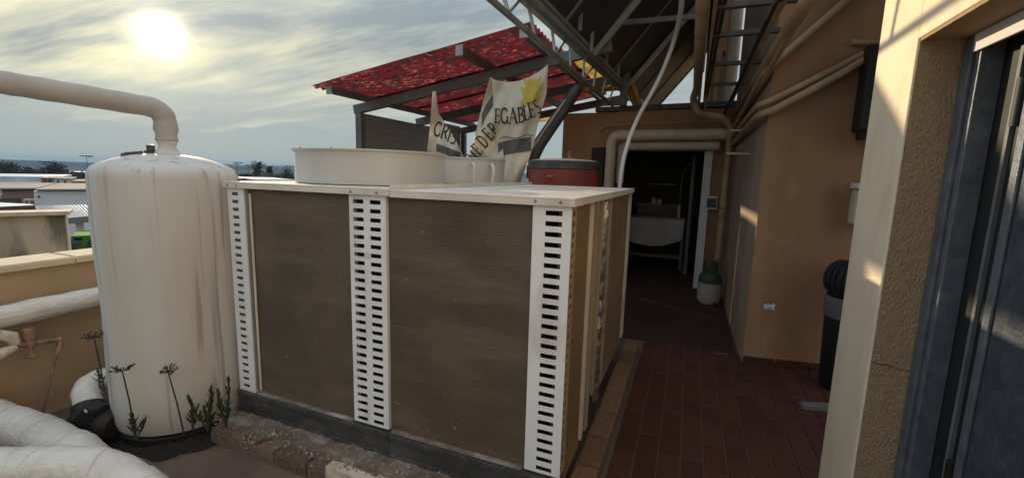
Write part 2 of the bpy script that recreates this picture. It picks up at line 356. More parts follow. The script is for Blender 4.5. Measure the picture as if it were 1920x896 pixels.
# ------------------------------------------------------------------ neighbouring roofscape far left
fb = Vector((sin(radians(-62)), cos(radians(-62)), 0)); fr = Vector((cos(radians(-62)), -sin(radians(-62)), 0))
def bgp(x, y, d): r_ = ray(x, y); return C + r_*(d/r_.dot(fb))
def slab(b, x0, x1, yt, yb, d, depth, mi=0, zb=None):
    """block whose front face covers the given directions at distance d and runs back by depth"""
    p = [bgp(x0, yb, d), bgp(x1, yb, d), bgp(x1, yt, d), bgp(x0, yt, d)]
    zt = (p[2].z+p[3].z)/2; zlow = zb if zb is not None else (p[0].z+p[1].z)/2
    a, c_ = p[0], p[1]
    q = [(a.x,a.y,zlow),(c_.x,c_.y,zlow),(c_.x+fb.x*depth,c_.y+fb.y*depth,zlow),(a.x+fb.x*depth,a.y+fb.y*depth,zlow)]
    return b.hexa(q + [(v[0],v[1],zt) for v in q], mi)
M['stained'] = mat('stained', (.55, .46, .33), (.48, .40, .29), .95, 1.2, dirt=(.09, .075, .06), dirt_amt=.95, dirt_scale=2.2, dstretch=(1, 1, .13), grime2=((.10, .085, .07), .75, 3.2, (1, 1, .2), .53, .63), bump=.2, bscale=20)
M['farwhite'] = mat('farwhite', (.72, .70, .69), (.64, .62, .62), .9, .4, dirt=(.4, .37, .35), dirt_amt=.4, dirt_scale=.3, dstretch=(1,1,.3))
M['farpink'] = mat('farpink', (.34, .2, .17), (.28, .16, .14), .9, .5)
M['farblue'] = mat('farblue', (.40, .46, .52), (.32, .37, .43), .5, .8)
M['farroof'] = mat('farroof', (.34, .29, .27), (.22, .17, .16), .9, .6, spec=.05)
M['shade'] = mat('shade', (.08, .075, .07), (.06, .055, .05), .9, 1)
M['glassdark'] = mat('glassdark', (.03, .035, .04), (.02, .025, .03), .15, 1)
M['tree'] = mat('tree', (.030, .042, .028), (.02, .028, .02), .8, 3, rnd=.2)
M['palm'] = mat('palm', (.05, .065, .04), (.035, .045, .03), .7, 3)
M['bark'] = mat('bark', (.12, .09, .065), (.08, .06, .045), .9, 6)
M['hill'] = mat('hill', (.035, .05, .055), (.025, .038, .042), .95, .01, spec=0)
M['vangreen'] = mat('vangreen', (.05, .17, .025), (.04, .14, .02), .85, 4, spec=.1)
M['vanblue'] = mat('vanblue', (.012, .05, .085), (.01, .04, .07), .35, 4)

t = thing('neighbour_building', 'stained beige rendered block with pale coping just beyond the parapet', 'building', bgp(60, 480, 9.5))
slab(B(), -260, 130, 405, 480, 9.5, .38, zb=GZ).build('wall', 'stained', t)
p0, p1 = bgp(-262, 401, 9.42), bgp(131, 401, 9.42); zt = bgp(60, 404.5, 9.5).z
B().hexa([(p0.x,p0.y,zt+.005),(p1.x,p1.y,zt+.005),(p1.x+fb.x*.42,p1.y+fb.y*.42,zt+.005),(p0.x+fb.x*.42,p0.y+fb.y*.42,zt+.005),(p0.x,p0.y,zt+.06),(p1.x,p1.y,zt+.06),(p1.x+fb.x*.42,p1.y+fb.y*.42,zt+.06),(p0.x+fb.x*.42,p0.y+fb.y*.42,zt+.06)]).build('coping', 'coping', t)

t = thing('canopy', 'pale corrugated canopy on thin posts behind the stained block', 'canopy', bgp(150, 440, 17))
b = B(); a0, a1, a2, a3 = bgp(112, 414, 16), bgp(215, 404, 16), bgp(215, 384, 25), bgp(60, 387, 25)
nn = 44
for i in range(nn+1):
    f_ = i/nn; dz = .05*(i % 2)
    for (pa, pb) in ((a0, a1), (a3, a2)): q = pa.lerp(pb, f_); b.v.append((q.x, q.y, q.z+dz))
for i in range(nn): b.f.append((2*i, 2*i+2, 2*i+3, 2*i+1)); b.mi.append(0)
o = b.build('roof_sheet', 'farblue', t); so_ = o.modifiers.new('thick', 'SOLIDIFY'); so_.thickness = .03
for xx in (148, 200): q = bgp(xx, 412, 16.3); B().box(q.x-.06, q.x+.06, q.y-.06, q.y+.06, GZ, q.z).build('post', 'farwhite', t)
q0 = bgp(110, 416, 16.02); q1 = bgp(215, 406, 16.02); B().bar(q0, q1, .05, .16).build('gutter', 'greysteel', t)

t = thing('recycling_container', 'green and dark blue container below the canopy beside the tank', 'container', bgp(152, 470, 14.5))
slab(B(), 134, 190, 446, 520, 14, 1.6, zb=GZ).build('body', 'vanblue', t, bevel=.12)
slab(B(), 132, 192, 441.5, 446.5, 13.95, 1.0).build('lid', 'vangreen', t, bevel=.05)
q0 = bgp(152, 468, 13.95); q1 = bgp(163, 445, 13.95); B().bar(q0, q1, .12, .04, up=fb).build('stripe', 'vangreen', t)

def house(name, label, parts, base, group=None):
    t = thing(name, label, 'building', base, group)
    for (nm, m_, x0, x1, yt, yb, d, dep, zb) in parts: slab(B(), x0, x1, yt, yb, d, dep, zb=zb).build(nm, m_, t)
    return t
t = house('white_house', 'wide plain white wall with a red tiled edge left of the tank', [('wall', 'farwhite', 68, 230, 358, 400, 36, 9, GZ), ('eave', 'farroof', 66, 232, 354.5, 357, 35.8, 9.5, None)], bgp(110, 400, 36))
q = slab(B(), 71, 75, 367, 371, 35.95, .1).build('vent', 'shade', t)
t = house('low_house', 'low brown pink house with open porch left of the white wall', [('wall', 'farpink', 6, 66, 358, 400, 39, 8, GZ), ('eave', 'farroof', -60, 68, 352.5, 355.5, 38.7, 9, None)], bgp(30, 400, 39))
slab(B(), -10, 38, 372, 379, 38.9, .1).build('porch_opening', 'shade', t)
slab(B(), 45, 66, 373, 375, 38.4, .3).build('porch_rail', 'farwhite', t); 
for xx in (45, 55, 65): slab(B(), xx, xx+1.5, 375, 384, 38.4, .1).build('porch_post', 'farwhite', t)
slab(B(), -60, 5, 355, 366, 38.95, 7.6).build('side_wall', 'farwhite', t)
t = thing('shed_roof', 'bluish sheet metal roof sloping down at the far left', 'roof', bgp(30, 390, 24))
a0, a1, a2, a3 = bgp(-80, 392, 22), bgp(66, 385, 22), bgp(60, 383, 27), bgp(-80, 375, 31)
th = Vector((0,0,.12)); B().hexa([a0-th, a1-th, a2-th, a3-th, a0, a1, a2, a3]).build('roof_sheet', 'farblue', t)
q0 = bgp(-80, 396, 22.02); q1 = bgp(66, 389, 22.02); B().bar(q0, q1, .06, .16).build('gutter', 'shade', t)
slab(B(), -80, 64, 396, 420, 22.3, .25, zb=GZ).build('wall', 'farpink', t)
# a band of long low roofs further off
t = house('long_warehouse', 'long pale blue roofed warehouse below the far trees', [('wall', 'farwhite', -60, 110, 341, 360, 72, 12, GZ), ('roof', 'farblue', -62, 112, 331, 341, 73, 14, None)], bgp(30, 360, 72))
for i, xx in enumerate((-40, -10, 20, 50, 80)): slab(B(), xx, xx+9, 344, 350, 71.9, .2).build('window', 'glassdark', t)
for i, (x0, x1, yt, yb, d, lb) in enumerate(((78, 100, 335, 346, 66, 'small flat roofed house with pinkish front among the far roofs'), (103, 133, 336, 347, 62, 'small pale house with two dark windows next to the pinkish one'), (136, 176, 341, 352, 60, 'small cream house half hidden by the tank top'))):
    t = house('small_house', lb, [('wall', ('farpink', 'farwhite', 'stained')[i], x0, x1, yt, yb, d, 6, GZ), ('roof', 'farroof', x0-1, x1+1, yt-1.5, yt, d-.2, 6.4, None)], bgp((x0+x1)/2, yb, d), 'small houses beyond the parapet')
    for k in range(2): slab(B(), x0+4+k*(x1-x0)*.45, x0+8+k*(x1-x0)*.45, yt+3, yt+7, d-.05, .2).build('window', 'glassdark', t)
for i, (x0, x1, yt, yb, d, mm, lb) in enumerate(((-40, 60, 321, 334, 130, 'farpink', 'distant low brown block behind the warehouse'), (60, 180, 323, 336, 150, 'farwhite', 'distant pale block behind the small houses'), (446, 482, 336, 350, 55, 'stained', 'grey flat roofed house left of the palms'), (478, 556, 338, 350, 50, 'farpink', 'low brownish house under the palms'))):
    t = house('distant_block', lb, [('wall', mm, x0, x1, yt, yb, d, 10, GZ), ('roof', 'farblue' if i % 2 else 'farroof', x0-1, x1+1, yt-1, yt, d-.3, 10.6, None)], bgp((x0+x1)/2, yb, d))
    for k in range(5): 
        xx = x0 + (x1-x0)*(k+.3)/5; slab(B(), xx, xx+(x1-x0)*.07, yt+3, yt+6, d-.05, .2).build('window', 'glassdark', t)
# hills
hb = B(); nn = 140; prev = None
for j, (dist, amp) in enumerate(((900, 0), (1300, .6), (1800, 1), (2400, .3))):
    for i in range(nn+1):
        a = radians(-110 + 120*i/nn); h = 9 + 16*noise.noise((a*4.1, j*.2, 1)) + 9*noise.noise((a*13, j*.3, 5))
        hb.v.append((sin(a)*dist, cos(a)*dist, GZ + max(0, amp*(h*.55+7.5)))) 
for j in range(3):
    for i in range(nn): k = j*(nn+1)+i; hb.f.append((k, k+1, k+nn+2, k+nn+1)); hb.mi.append(0)
struct(hb.build('hills', 'hill', smooth=True))
# trees
def leafcloud(b, c, rx, ry, rz, n, s, rng):
    for i in range(n):
        while True:
            p = Vector((rng.uniform(-1,1), rng.uniform(-1,1), rng.uniform(-1,1)))
            if p.length < 1: break
        k = 1 + .35*noise.noise(p*2.3 + Vector(c)*.13)
        if p.length > .62 + .38*noise.noise(p*3 + Vector(c)): 
            if rng.random() < .5: continue
        q = Vector((c[0]+p.x*rx*k, c[1]+p.y*ry*k, c[2]+p.z*rz*k))
        a = Vector((rng.uniform(-1,1), rng.uniform(-1,1), rng.uniform(-1,1))).normalized(); u = a.orthogonal().normalized()*s*rng.uniform(.6,1.4); v = a.cross(u).normalized()*s*rng.uniform(.5,1)
        b.add([q-u, q+v*.6, q+u, q-v*.6], [(0,1,2,3)])
def tree(label, x, yt, yb, d, wpx, seed, group='trees on the horizon'):
    rng = random.Random(seed); base = bgp(x, yb, d); top = bgp(x, yt, d); h = top.z-GZ; wd = (bgp(x+wpx/2, yt, d)-bgp(x-wpx/2, yt, d)).length
    t = thing('tree', label, 'tree', (base.x, base.y, GZ), group)
    tb = B(); tb.tube([(base.x,base.y,GZ),(base.x+.1,base.y,GZ+h*.35),(base.x-.1,base.y+.1,GZ+h*.7)], [h*.03, h*.022, h*.01], 8)
    for i in range(4):
        a = rng.uniform(0, 6.28); tb.tube([(base.x,base.y,GZ+h*.4),(base.x+cos(a)*wd*.2, base.y+sin(a)*wd*.2, GZ+h*.62)], [h*.012, h*.005], 6)
    tb.build('trunk', 'bark', t)
    b = B()
    for i in range(12):
        a = rng.uniform(0, 6.28); rr = rng.uniform(0, wd*.34); zc = GZ+h*rng.uniform(.5, .86)
        leafcloud(b, (base.x+cos(a)*rr, base.y+sin(a)*rr, zc), wd*.30, wd*.30, h*.17, 420, wd*.05, rng)
    b.build('crown', 'tree', t)
for i, (x, yt, yb, d, wp, lb) in enumerate(((-30, 303, 335, 120, 80, 'dark tree at the very left edge of the horizon'), (22, 302, 335, 125, 84, 'broad dark tree left on the horizon'), (54, 314, 335, 115, 60, 'low bushy tree between the two tall horizon trees'), (103, 301, 338, 110, 56, 'rounded dark tree standing above the small houses'), (78, 312, 338, 118, 44, 'small thin tree beside the rounded horizon tree'), (128, 319, 338, 140, 60, 'low spreading tree right of the rounded horizon tree'), (160, 321, 338, 150, 60, 'low tree just left of the tank'), (541, 310, 345, 75, 40, 'loose bushy tree right of the palms beside the fan ring'), (519, 321, 345, 80, 36, 'small low tree between palms and fan ring'), (462, 324, 345, 90, 40, 'low tree left of the palms above the unit corner'))):
    tree(lb, x, yt, yb, d, wp, 100+i)
def palm(label, x, yt, d, wpx, seed):
    rng = random.Random(seed); top = bgp(x, yt, d); wd = (bgp(x+wpx/2, yt, d)-bgp(x-wpx/2, yt, d)).length
    cz = top.z - wd*.28
    t = thing('palm_tree', label, 'palm tree', (top.x, top.y, GZ), 'palms seen over the unit')
    B().tube([(top.x,top.y,GZ),(top.x+.05,top.y,(GZ+cz)/2),(top.x,top.y,cz)], [.32,.26,.3], 10).build('trunk', 'bark', t)
    b = B()
    for k in range(70):
        a = rng.uniform(0, 6.28); el = rng.uniform(-1.0, 1.25); ln = wd*.52*rng.uniform(.8, 1.05); pts = []
        for s in range(8):
            f_ = s/7; r_ = ln*f_*cos(el)*(1-.12*f_); z_ = ln*(f_*sin(el) - .38*f_*f_)
            pts.append(Vector((top.x+cos(a)*r_, top.y+sin(a)*r_, cz+z_)))
        sd = Vector((-sin(a), cos(a), 0))
        for s in range(1, 8):
            dn = (pts[s]-pts[s-1])
            for sg in (-1, 1):
                for f_ in (0, .5):
                    q = pts[s-1]+dn*f_; wl = wd*.10*(1-.4*s/8)
                    b.add([q, q+dn*.42, q+sd*sg*wl+dn*.9-Vector((0,0,wl*.4))], [(0,1,2)])
    b.build('crown', 'palm', t)
palm('taller palm with spreading fronds above the unit corner', 481, 302, 100, 62, 5)
palm('shorter palm directly right of the taller palm', 505, 310, 104, 50, 6)
# masts and antennas on the horizon
def mast(name, label, cat, x, yt, yb, d, arms):
    p = bgp(x, yt, d); q = bgp(x, yb, d); t = thing(name, label, cat, (p.x, p.y, GZ)); r_ = .0004*d
    B().tube([(p.x,p.y,GZ),(p.x,p.y,p.z)], r_, 6).build('mast', 'shade', t)
    for (dx, dy, wl) in arms:
        e = bgp(x+dx, yt+dy, d); B().bar(e-fr*wl*.5, e+fr*wl*.5, r_*2, r_*3).build('arm', 'shade', t)
        B().box(e.x-r_*3, e.x+r_*3, e.y-r_*3, e.y+r_*3, e.z-.02, e.z+r_*2).build('lamp_head', 'shade', t)
mast('floodlight_mast', 'thin floodlight mast rising above the far roofs left of tank', 'mast', 162, 293, 330, 120, ((-2, 0, 1.6), (2, 0, 1.6), (7, 1, .6)))
mast('antenna', 'small rooftop antenna in front of the distant hills', 'antenna', 84, 302, 330, 90, ((0, 2, 1.2), (0, 5, .8)))
mast('antenna', 'rooftop antenna just left of the palms', 'antenna', 444, 304, 345, 50, ((2, 1, .9), (1, 4, .6)))

# ------------------------------------------------------------------ parapet and the pipework along it
t = thing('parapet_wall', 'tan rendered parapet wall with pale sunlit coping on the left', 'wall', (-3.72, 2, 0))
b = B(); b.box(-3.93, -3.72, -4, 4.2, -.0119, .945); b.box(-5.4, -3.9305, 4.0, 4.2, -.0119, .945); b.box(-5.4, -5.2, 4.2005, 11, -.0119, .945); b.build('wall', 'parapet', t)
y = -4
ym = unitbox('coping_stone', 'coping', .02)
while y < 4.0:
    ln = .62; piece('coping_stone', ym, (-3.825, y+ln/2, .9455), t, (0, R_.gauss(0,.006), R_.gauss(0,.004)), (.29, ln-.006, .042)); y += ln
o = B().tube(dense([(-3.60,-2,.665),(-3.60,.6,.70),(-3.60,2.9,.735)], .07), lambda f_: .066+.003*sin(f_*140)+.002*sin(f_*57), 16).build('wall_pipe', 'wrap', None, True)
tag(o, 'pale insulated pipe running along the parapet wall behind the tank', 'pipe')
# brass valve cluster
t = thing('valve_cluster', 'brass garden tap cluster with pale insulation stubs by the parapet', 'valve', (-3.55, 1.3, .5))
B().tube([(-3.55,1.22,.535),(-3.55,1.385,.512)], .016, 10).build('body', 'brass', t, True)
B().lathe([(.027,0),(.032,.01),(.030,.05),(.033,.075),(.029,.082)], (-3.55,1.275,.545), 14).build('cap', 'brass', t, True)
B().lathe([(.012,-.07),(.026,-.068),(.03,-.058),(.012,-.05),(.012,-.012),(.024,-.008),(.026,.03),(.02,.05)], (-3.55,1.275,.51), 14).build('stem_wheel', 'brass', t, True)
B().tube([(-3.55,1.215,.545),(-3.55,1.20,.595),(-3.55,1.15,.625)], [.02,.033,.028], 10).build('stub', 'insul', t, True)
B().tube([(-3.55,1.215,.53),(-3.55,1.14,.51),(-3.55,1.05,.50)], [.018,.034,.030], 10).build('stub', 'insul', t, True)
B().tube([(-3.55,1.345,.518),(-3.55,1.40,.512),(-3.55,1.402,.47),(-3.55,1.385,.425)], [.014,.02,.019,.017], 10).build('elbow', 'brass', t, True)
B().tube([(-3.55,1.385,.435),(-3.56,1.26,-.01)], .0085, 8).build('riser_pipe', 'brass', t, True)
# tank
TX, TY, TR = -2.885, 1.704, .356
t = thing('water_tank', 'tall streaked white cylindrical water tank beside the parapet', 'tank', (TX, TY, 0))
prof = [(.30,.07),(.345,.075),(TR,.12)] + [(TR+.004*sin(k*.7), .12+1.40*k/14) for k in range(1, 15)] + [(.352,1.545),(.335,1.575),(.30,1.597),(.24,1.622),(.16,1.645),(.08,1.656),(0,1.66)]
B().lathe(prof, (TX,TY,0), 72).build('shell', 'tank', t, True)
B().lathe([(.335,-.011),(.345,.0),(.345,.05),(.32,.068)], (TX,TY,0), 40).build('base_ring', 'black', t, True)
a = B(); a.hexa([(TX-.13,TY-.16,1.62),(TX-.05,TY-.18,1.62),(TX-.03,TY-.10,1.63),(TX-.11,TY-.08,1.63),(TX-.13,TY-.16,1.651),(TX-.05,TY-.18,1.657),(TX-.03,TY-.10,1.670),(TX-.11,TY-.08,1.664)]); a.build('hatch_plate', 'darkmetal', t, bevel=.003)
v = B(); v.lathe([(.026,0),(.026,.012),(.016,.016),(.016,.024),(.021,.026),(.020,.058),(.012,.060)], (TX-.055,TY-.045,1.648), 14)
v.tube([(TX-.09,TY-.06,1.667),(TX-.02,TY-.03,1.667)], .007, 8); v.build('valve', 'darkmetal', t, True)
pa = B().lathe([(.065,0),(.068,.012),(.05,.03),(.042,.05),(.046,.07),(.055,.085)], (TX+.005,TY+.01,1.648), 20).build('neck', 'wrap', t, True)
pts = dense(fillet([(TX+.005,TY+.01,1.735),(TX+.005,TY+.01,1.915),(-3.20,1.17,1.975),(-3.75,.22,2.07)], .085, 10), .03)
o = B().tube(pts, lambda f_: .0565 + (.006*sin(f_*300) if f_ < .05 else .0012*sin(f_*90)), 20).build('tank_feed_pipe', 'pipe_grey', None, True)
tag(o, 'thick grey pipe bending down into the top of the water tank', 'pipe')
# low insulated pipe into a black pump
pts = dense(fillet([(-3.2,2.0,.235),(-3.38,1.42,.245),(-3.2,1.355,.155)], .10, 8), .03)
o = B().tube(pts, lambda f_: .068+.003*sin(f_*60), 16).build('pump_pipe', 'wrap', None, True)
tag(o, 'short wrapped pipe bending from behind the tank into the black pump', 'pipe')
t = thing('pump', 'black water pump on the floor in front of the tank base', 'pump', (-3.12, 1.33, 0))
B().tube([(-3.215,1.36,.17),(-3.185,1.345,.14)], .078, 18).build('inlet_collar', 'black', t, True)
B().tube([(-3.2,1.32,.10),(-3.16,1.325,.10),(-2.98,1.36,.10),(-2.95,1.365,.10)], [.085,.10,.10,.07], 20).build('body', 'black', t, True)
b = B()
for k in range(7): f_ = k/6; q = Vector((-3.13+.11*f_,1.33+.02*f_,.10)); b.tube([q,q+Vector((.006,.001,0))], .108, 18)
b.build('cooling_fin', 'black', t)
B().box(-3.1,-3.0,1.28,1.36,.19,.235).build('junction_box', 'black', t, bevel=.01)
B().box(-3.075,-3.045,1.279,1.2795,.205,.222).build('label_plate', 'paper', t)
B().tube([(-2.97,1.40,.15),(-2.94,1.43,.17),(-2.93,1.45,.17)], [.045,.05,.05], 16).build('outlet', 'black', t, True)
B().box(-3.2,-2.95,1.27,1.38,-.011,.01).build('foot_plate', 'black', t, bevel=.004)
# wrapped pipes near the camera
def wrapped(pts, r, name, label, seed):
    rng = random.Random(seed); p = dense(fillet(pts, .14, 8), .012); n = len(p); k = [0]
    rads = []; step = 0; cur = r
    for i in range(n):
        step += 1
        if step > 7+rng.random()*4: step = 0; cur = r*rng.uniform(.96, 1.05)
        rads.append(cur - r*.007*step + r*.012*noise.noise((i*.35, seed, 0)))
    t = thing(name, label, 'pipe', Vector((p[0].x, p[0].y, 0)))
    B().tube(p, rads, 24).build('wrap', 'wrap', t, True)
    for s0 in range(10, n-10, 17):      # tape edges round the wrap
        pl = []
        tt = (p[s0+3]-p[s0-3]).normalized(); u = tt.orthogonal().normalized(); vv = tt.cross(u); sk = rng.uniform(-.5,.5)
        for a in range(25):
            an = 2*pi*a/24; pl.append(p[s0] + (u*cos(an)+vv*sin(an))*(rads[s0]*1.012) + tt*(sk*.06*cos(an+1)))
        B().tube(pl, .0022, 5, False).build('tape_edge', 'wrap', t)
    return t
wrapped([(-3.9,.98,.26),(-3.37,1.05,.19),(-3.05,1.095,.17),(-2.62,1.10,.13),(-2.3,1.05,.05)], .098, 'wrapped_pipe', 'lumpy white wrapped pipe lying at the lower left behind the nearer one', 3)
wrapped([(-3.5,.40,.25),(-2.745,.836,.245),(-2.36,1.035,.235),(-2.02,1.06,.14),(-1.75,1.0,.0)], .092, 'wrapped_pipe', 'nearest white wrapped pipe bending down at the lower left corner', 4)
# soil and debris round the tank foot
rng = random.Random(11); b = B(); n1, n2 = 12, 64
for i in range(n1+1):
    for j in range(n2):
        a = 2*pi*j/n2; rmax = .46 + .08*noise.noise((cos(a)*3, sin(a)*3, 3)); rr = .30 + (rmax-.30)*i/n1
        x, y = TX+cos(a)*rr, TY+sin(a)*rr*.9; z = .055*(1-i/n1)**1.2 + .02*noise.noise((x*14,y*14,0))*(1-i/n1) - .0115
        if y > 1.60 and x > -2.50: y = 1.60
        x = max(x, -3.71); b.v.append((x, y, max(z, -.0113)))
for i in range(n1):
    for j in range(n2): k = i*n2+j; k2 = i*n2+(j+1)%n2; b.f.append((k, k2, k2+n2, k+n2)); b.mi.append(0)
o = b.build('soil', 'soil', None, True); o['kind'] = 'stuff'; o['label'] = 'black damp soil and litter round the tank foot'
M['litter'] = mat('litter', (.10, .07, .04), (.05, .035, .02), .9, 30, rnd=.3)
b = B(); rng = random.Random(5)
for i in range(420):
    if rng.random() < .55: x, y = rng.uniform(-3.3,-2.4), rng.uniform(.75,1.3)
    else: a = rng.uniform(0, 6.28); rr = rng.uniform(.36,.5); x, y = TX+cos(a)*rr, TY+sin(a)*rr*.9
    if x < -3.7 or (x > -2.45 and y > 1.55): continue
    z = rng.uniform(-.009, .006); s = rng.uniform(.006,.018); a = rng.uniform(0,6.28); u = Vector((cos(a),sin(a),rng.uniform(-.3,.5)))*s; v = Vector((-sin(a),cos(a),rng.uniform(-.3,.3)))*s*.4
    q = Vector((x,y,z+.008)); b.add([q-u,q+v,q+u,q-v], [(0,1,2,3)])
o = b.build('leaf_litter', 'litter'); o['kind'] = 'stuff'; o['label'] = 'dry leaf litter between the wrapped pipes and tank'
# weeds
lm = B(); nl = 5
for i in range(nl+1):
    f_ = i/nl; wl = .5*sin(pi*min(1,(f_*.85+.12)))*.36; lm.v += [(-wl, f_, .10*f_*f_+.03*abs(wl)), (0, f_, .10*f_*f_-.02), (wl, f_, .10*f_*f_+.03*abs(wl))]
for i in range(nl):
    for j in range(2): k = i*3+j; lm.f.append((k,k+1,k+4,k+3)); lm.mi.append(0)
leafme = bpy.data.meshes.new('leaf'); leafme.from_pydata(lm.v, [], lm.f); leafme.materials.append(M['plant'])
def succulent(label, base, stems, seed, group):
    rng = random.Random(seed); t = thing('weed', label, 'plant', base, group); bx = Vector(base)
    for (dx, dy, h, nleaf, ll) in stems:
        top = bx + Vector((dx, dy, h)); mid = bx.lerp(top, .5) + Vector((dx*.1, dy*.1, .01))
        B().tube([bx, mid, top], [.006,.005,.003], 6).build('stem', 'plant', t, True)
        for k in range(nleaf):
            f_ = .25+.75*k/max(1,nleaf-1); p = bx.lerp(mid, f_*2) if f_ < .5 else mid.lerp(top, f_*2-1)
            yawl = k*2.4+rng.uniform(-.3,.3); pit = radians(25+50*f_+rng.uniform(-10,10)); s = ll*rng.uniform(.75,1.15)*(1-.25*f_)
            piece('leaf', leafme, p, t, (pit, 0, yawl), (s,s,s))
def seedhead(label, base, top, seed):
    rng = random.Random(seed); t = thing('dried_flower', label, 'plant', base, 'dried flower stalks by the tank'); a, c_ = Vector(base), Vector(top)
    B().tube([a, a.lerp(c_, .5)+Vector((.008,0,0)), c_], [.0042,.0038,.003], 6).build('stem', 'dry', t, True)
    b = B()
    for k in range(26):
        an = rng.uniform(0,6.28); rr = rng.uniform(.015,.05); q = c_ + Vector((cos(an)*rr, sin(an)*rr, rng.uniform(.0,.022)))
        b.tube([c_, c_.lerp(q,.6)+Vector((0,0,-.004)), q], [.0016,.0013,.0022], 4)
        b.lathe([(0,-.003),(.006,0),(0,.008)], q, 5)
    b.build('seed_head', 'dry', t)
def front(px, py, d):     # a point at horizontal distance d from the viewer's spot
    r_ = ray(px, py); return C + r_*(d/sqrt(r_.x**2+r_.y**2))
seedhead('dried flower stalk in front of the tank nearer the pump', front(252, 805, 2.9), front(229, 694, 2.92), 1)
seedhead('dried flower stalk near the middle of the tank foot', front(345, 812, 2.9), front(315, 697, 2.92), 2)
seedhead('dried flower stalk behind the pump pipe against the parapet', front(196, 735, 3.25), front(176, 632, 3.28), 3)
succulent('small leafy weed at the foot of the left dried flower', front(255, 822, 2.88), [(-.02,0,.12,12,.055),(.04,.03,.09,10,.05),(-.05,.01,.07,8,.045)], 1, 'weeds round the tank')
succulent('small leafy weed right of the middle dried flower', front(362, 806, 2.88), [(0,0,.10,9,.06),(-.02,.02,.08,7,.05)], 2, 'weeds round the tank')
succulent('tall leafy succulent weed between tank and unit corner', front(392, 808, 2.85), [(-.09,-.04,.18,18,.055),(.0,.03,.24,22,.055),(.05,-.02,.17,16,.05),(-.03,.0,.13,12,.045)], 3, 'weeds round the tank')
succulent('dark leafy weed tucked against the left post of the unit', front(424, 800, 2.84), [(-.05,0,.20,18,.05),(.01,.03,.27,22,.05),(-.08,.02,.13,14,.045),(.03,.0,.16,14,.045)], 4, 'weeds round the tank')
succulent('little weed rooted beside the wrapped pump pipe', front(188, 728, 3.2), [(0,0,.09,8,.05)], 5, 'weeds round the tank')

# ------------------------------------------------------------------ masonry curb under the unit
t = thing('masonry_curb', 'broken brick and mortar curb the air conditioning unit stands on', 'curb', (-1.4, 1.65, 0))
def rough_block(x0, x1, y0, y1, z0, z1, nx, amp, seed, ny=5, nz=4):
    """closed block with rough front/top surface"""
    b = B(); nloop = []
    path = [(y0, z0+(z1-z0)*i/nz) for i in range(nz+1)] + [(y0+(y1-y0)*i/ny, z1) for i in range(1, ny+1)]
    for i in range(nx+1):
        x = x0+(x1-x0)*i/nx
        for k, (y, z) in enumerate(path):
            p = Vector((x*9, y*16, z*16+seed)); d = amp*(noise.noise(p)+.6*noise.noise(p*2.7)+.35*noise.noise(p*6))
            b.v.append((x, y + d*(1 if k <= nz else .2), max(z0, z + (d*.9 if k >= nz-1 else d*.2))))
    m_ = len(path)
    for i in range(nx):
        for k in range(m_-1): a = i*m_+k; b.f.append((a, a+m_, a+m_+1, a+1)); b.mi.append(0)
    b.f.append(tuple(range(m_))); b.mi.append(0); b.f.append(tuple(reversed([nx*m_+k for k in range(m_)]))); b.mi.append(0)
    return b
rough_block(-2.52, -.46, 1.645, 1.95, -.0115, .105, 150, .020, 1).build('core', 'rubble', t, True)
bm_ = unitbox('brick', 'brick', .04); x = -2.50; rng = random.Random(2)
while x < -.5:
    ln = rng.uniform(.20,.27); piece('brick', bm_, (x+ln/2, 1.635+rng.gauss(0,.004), -.0116), t, (rng.gauss(0,.015), rng.gauss(0,.01), rng.gauss(0,.015)), (ln-.008, .09, .085+rng.uniform(-.012,.012))); x += ln
x = -2.49
while x < -.5:
    ln = rng.uniform(.10,.26)
    if rng.random() < .6: piece('rubble', bpy.data.meshes.get('rubble_piece') or unitbox('rubble_piece', 'rubble', .12), (x+ln/2, 1.69+rng.gauss(0,.02), .06), t, (rng.gauss(0,.1), rng.gauss(0,.06), rng.gauss(0,.2)), (ln*.8, .07, rng.uniform(.035,.06)))
    x += ln
rough_block(-1.62, -1.10, 1.583, 1.70, -.01, .092, 70, .008, 9).build('plaster_patch', 'plaster', t, True)
b = B(); rng = random.Random(21)
for i in range(900):
    x = rng.uniform(-2.5,-.5); y = 1.60+.18*rng.random()**1.5; z = .088+.028*rng.random(); r_ = rng.uniform(.003,.014)
    if rng.random() < .25: y = 1.585; z = rng.uniform(.03,.1); r_ *= .7
    vv = [Vector((rng.uniform(-1,1),rng.uniform(-1,1),rng.uniform(-.6,.6))).normalized()*r_*rng.uniform(.6,1.2) for _ in range(4)]
    c_ = Vector((x,y,z)); b.add([c_+q for q in vv], [(0,1,2),(0,3,1),(1,3,2),(0,2,3)])
o = b.build('mortar_crumbs', ['rubble_light'], t); o['kind'] = 'stuff'
# tiled plinth on the alley side
B().box(-.452, -.335, 1.60, 4.14, -.0114, .075).build('plinth', 'mortar', t)
pm = unitbox('tile', 'tile_edge', .03); y = 1.60; rng = random.Random(4)
while y < 4.1:
    ln = rng.uniform(.25,.30); ln = min(ln, 4.14-y)
    piece('tile', pm, (-.385+rng.gauss(0,.003), y+ln/2, .0752), t, (rng.gauss(0,.01), rng.gauss(0,.012), rng.gauss(0,.012)), (.118, ln-.008, .016))
    if rng.random() < .9: piece('tile', pm, (-.3295+rng.gauss(0,.002), y+ln/2, -.0045), t, (0, 0, rng.gauss(0,.006)), (.010, ln-.012, .078))
    y += ln

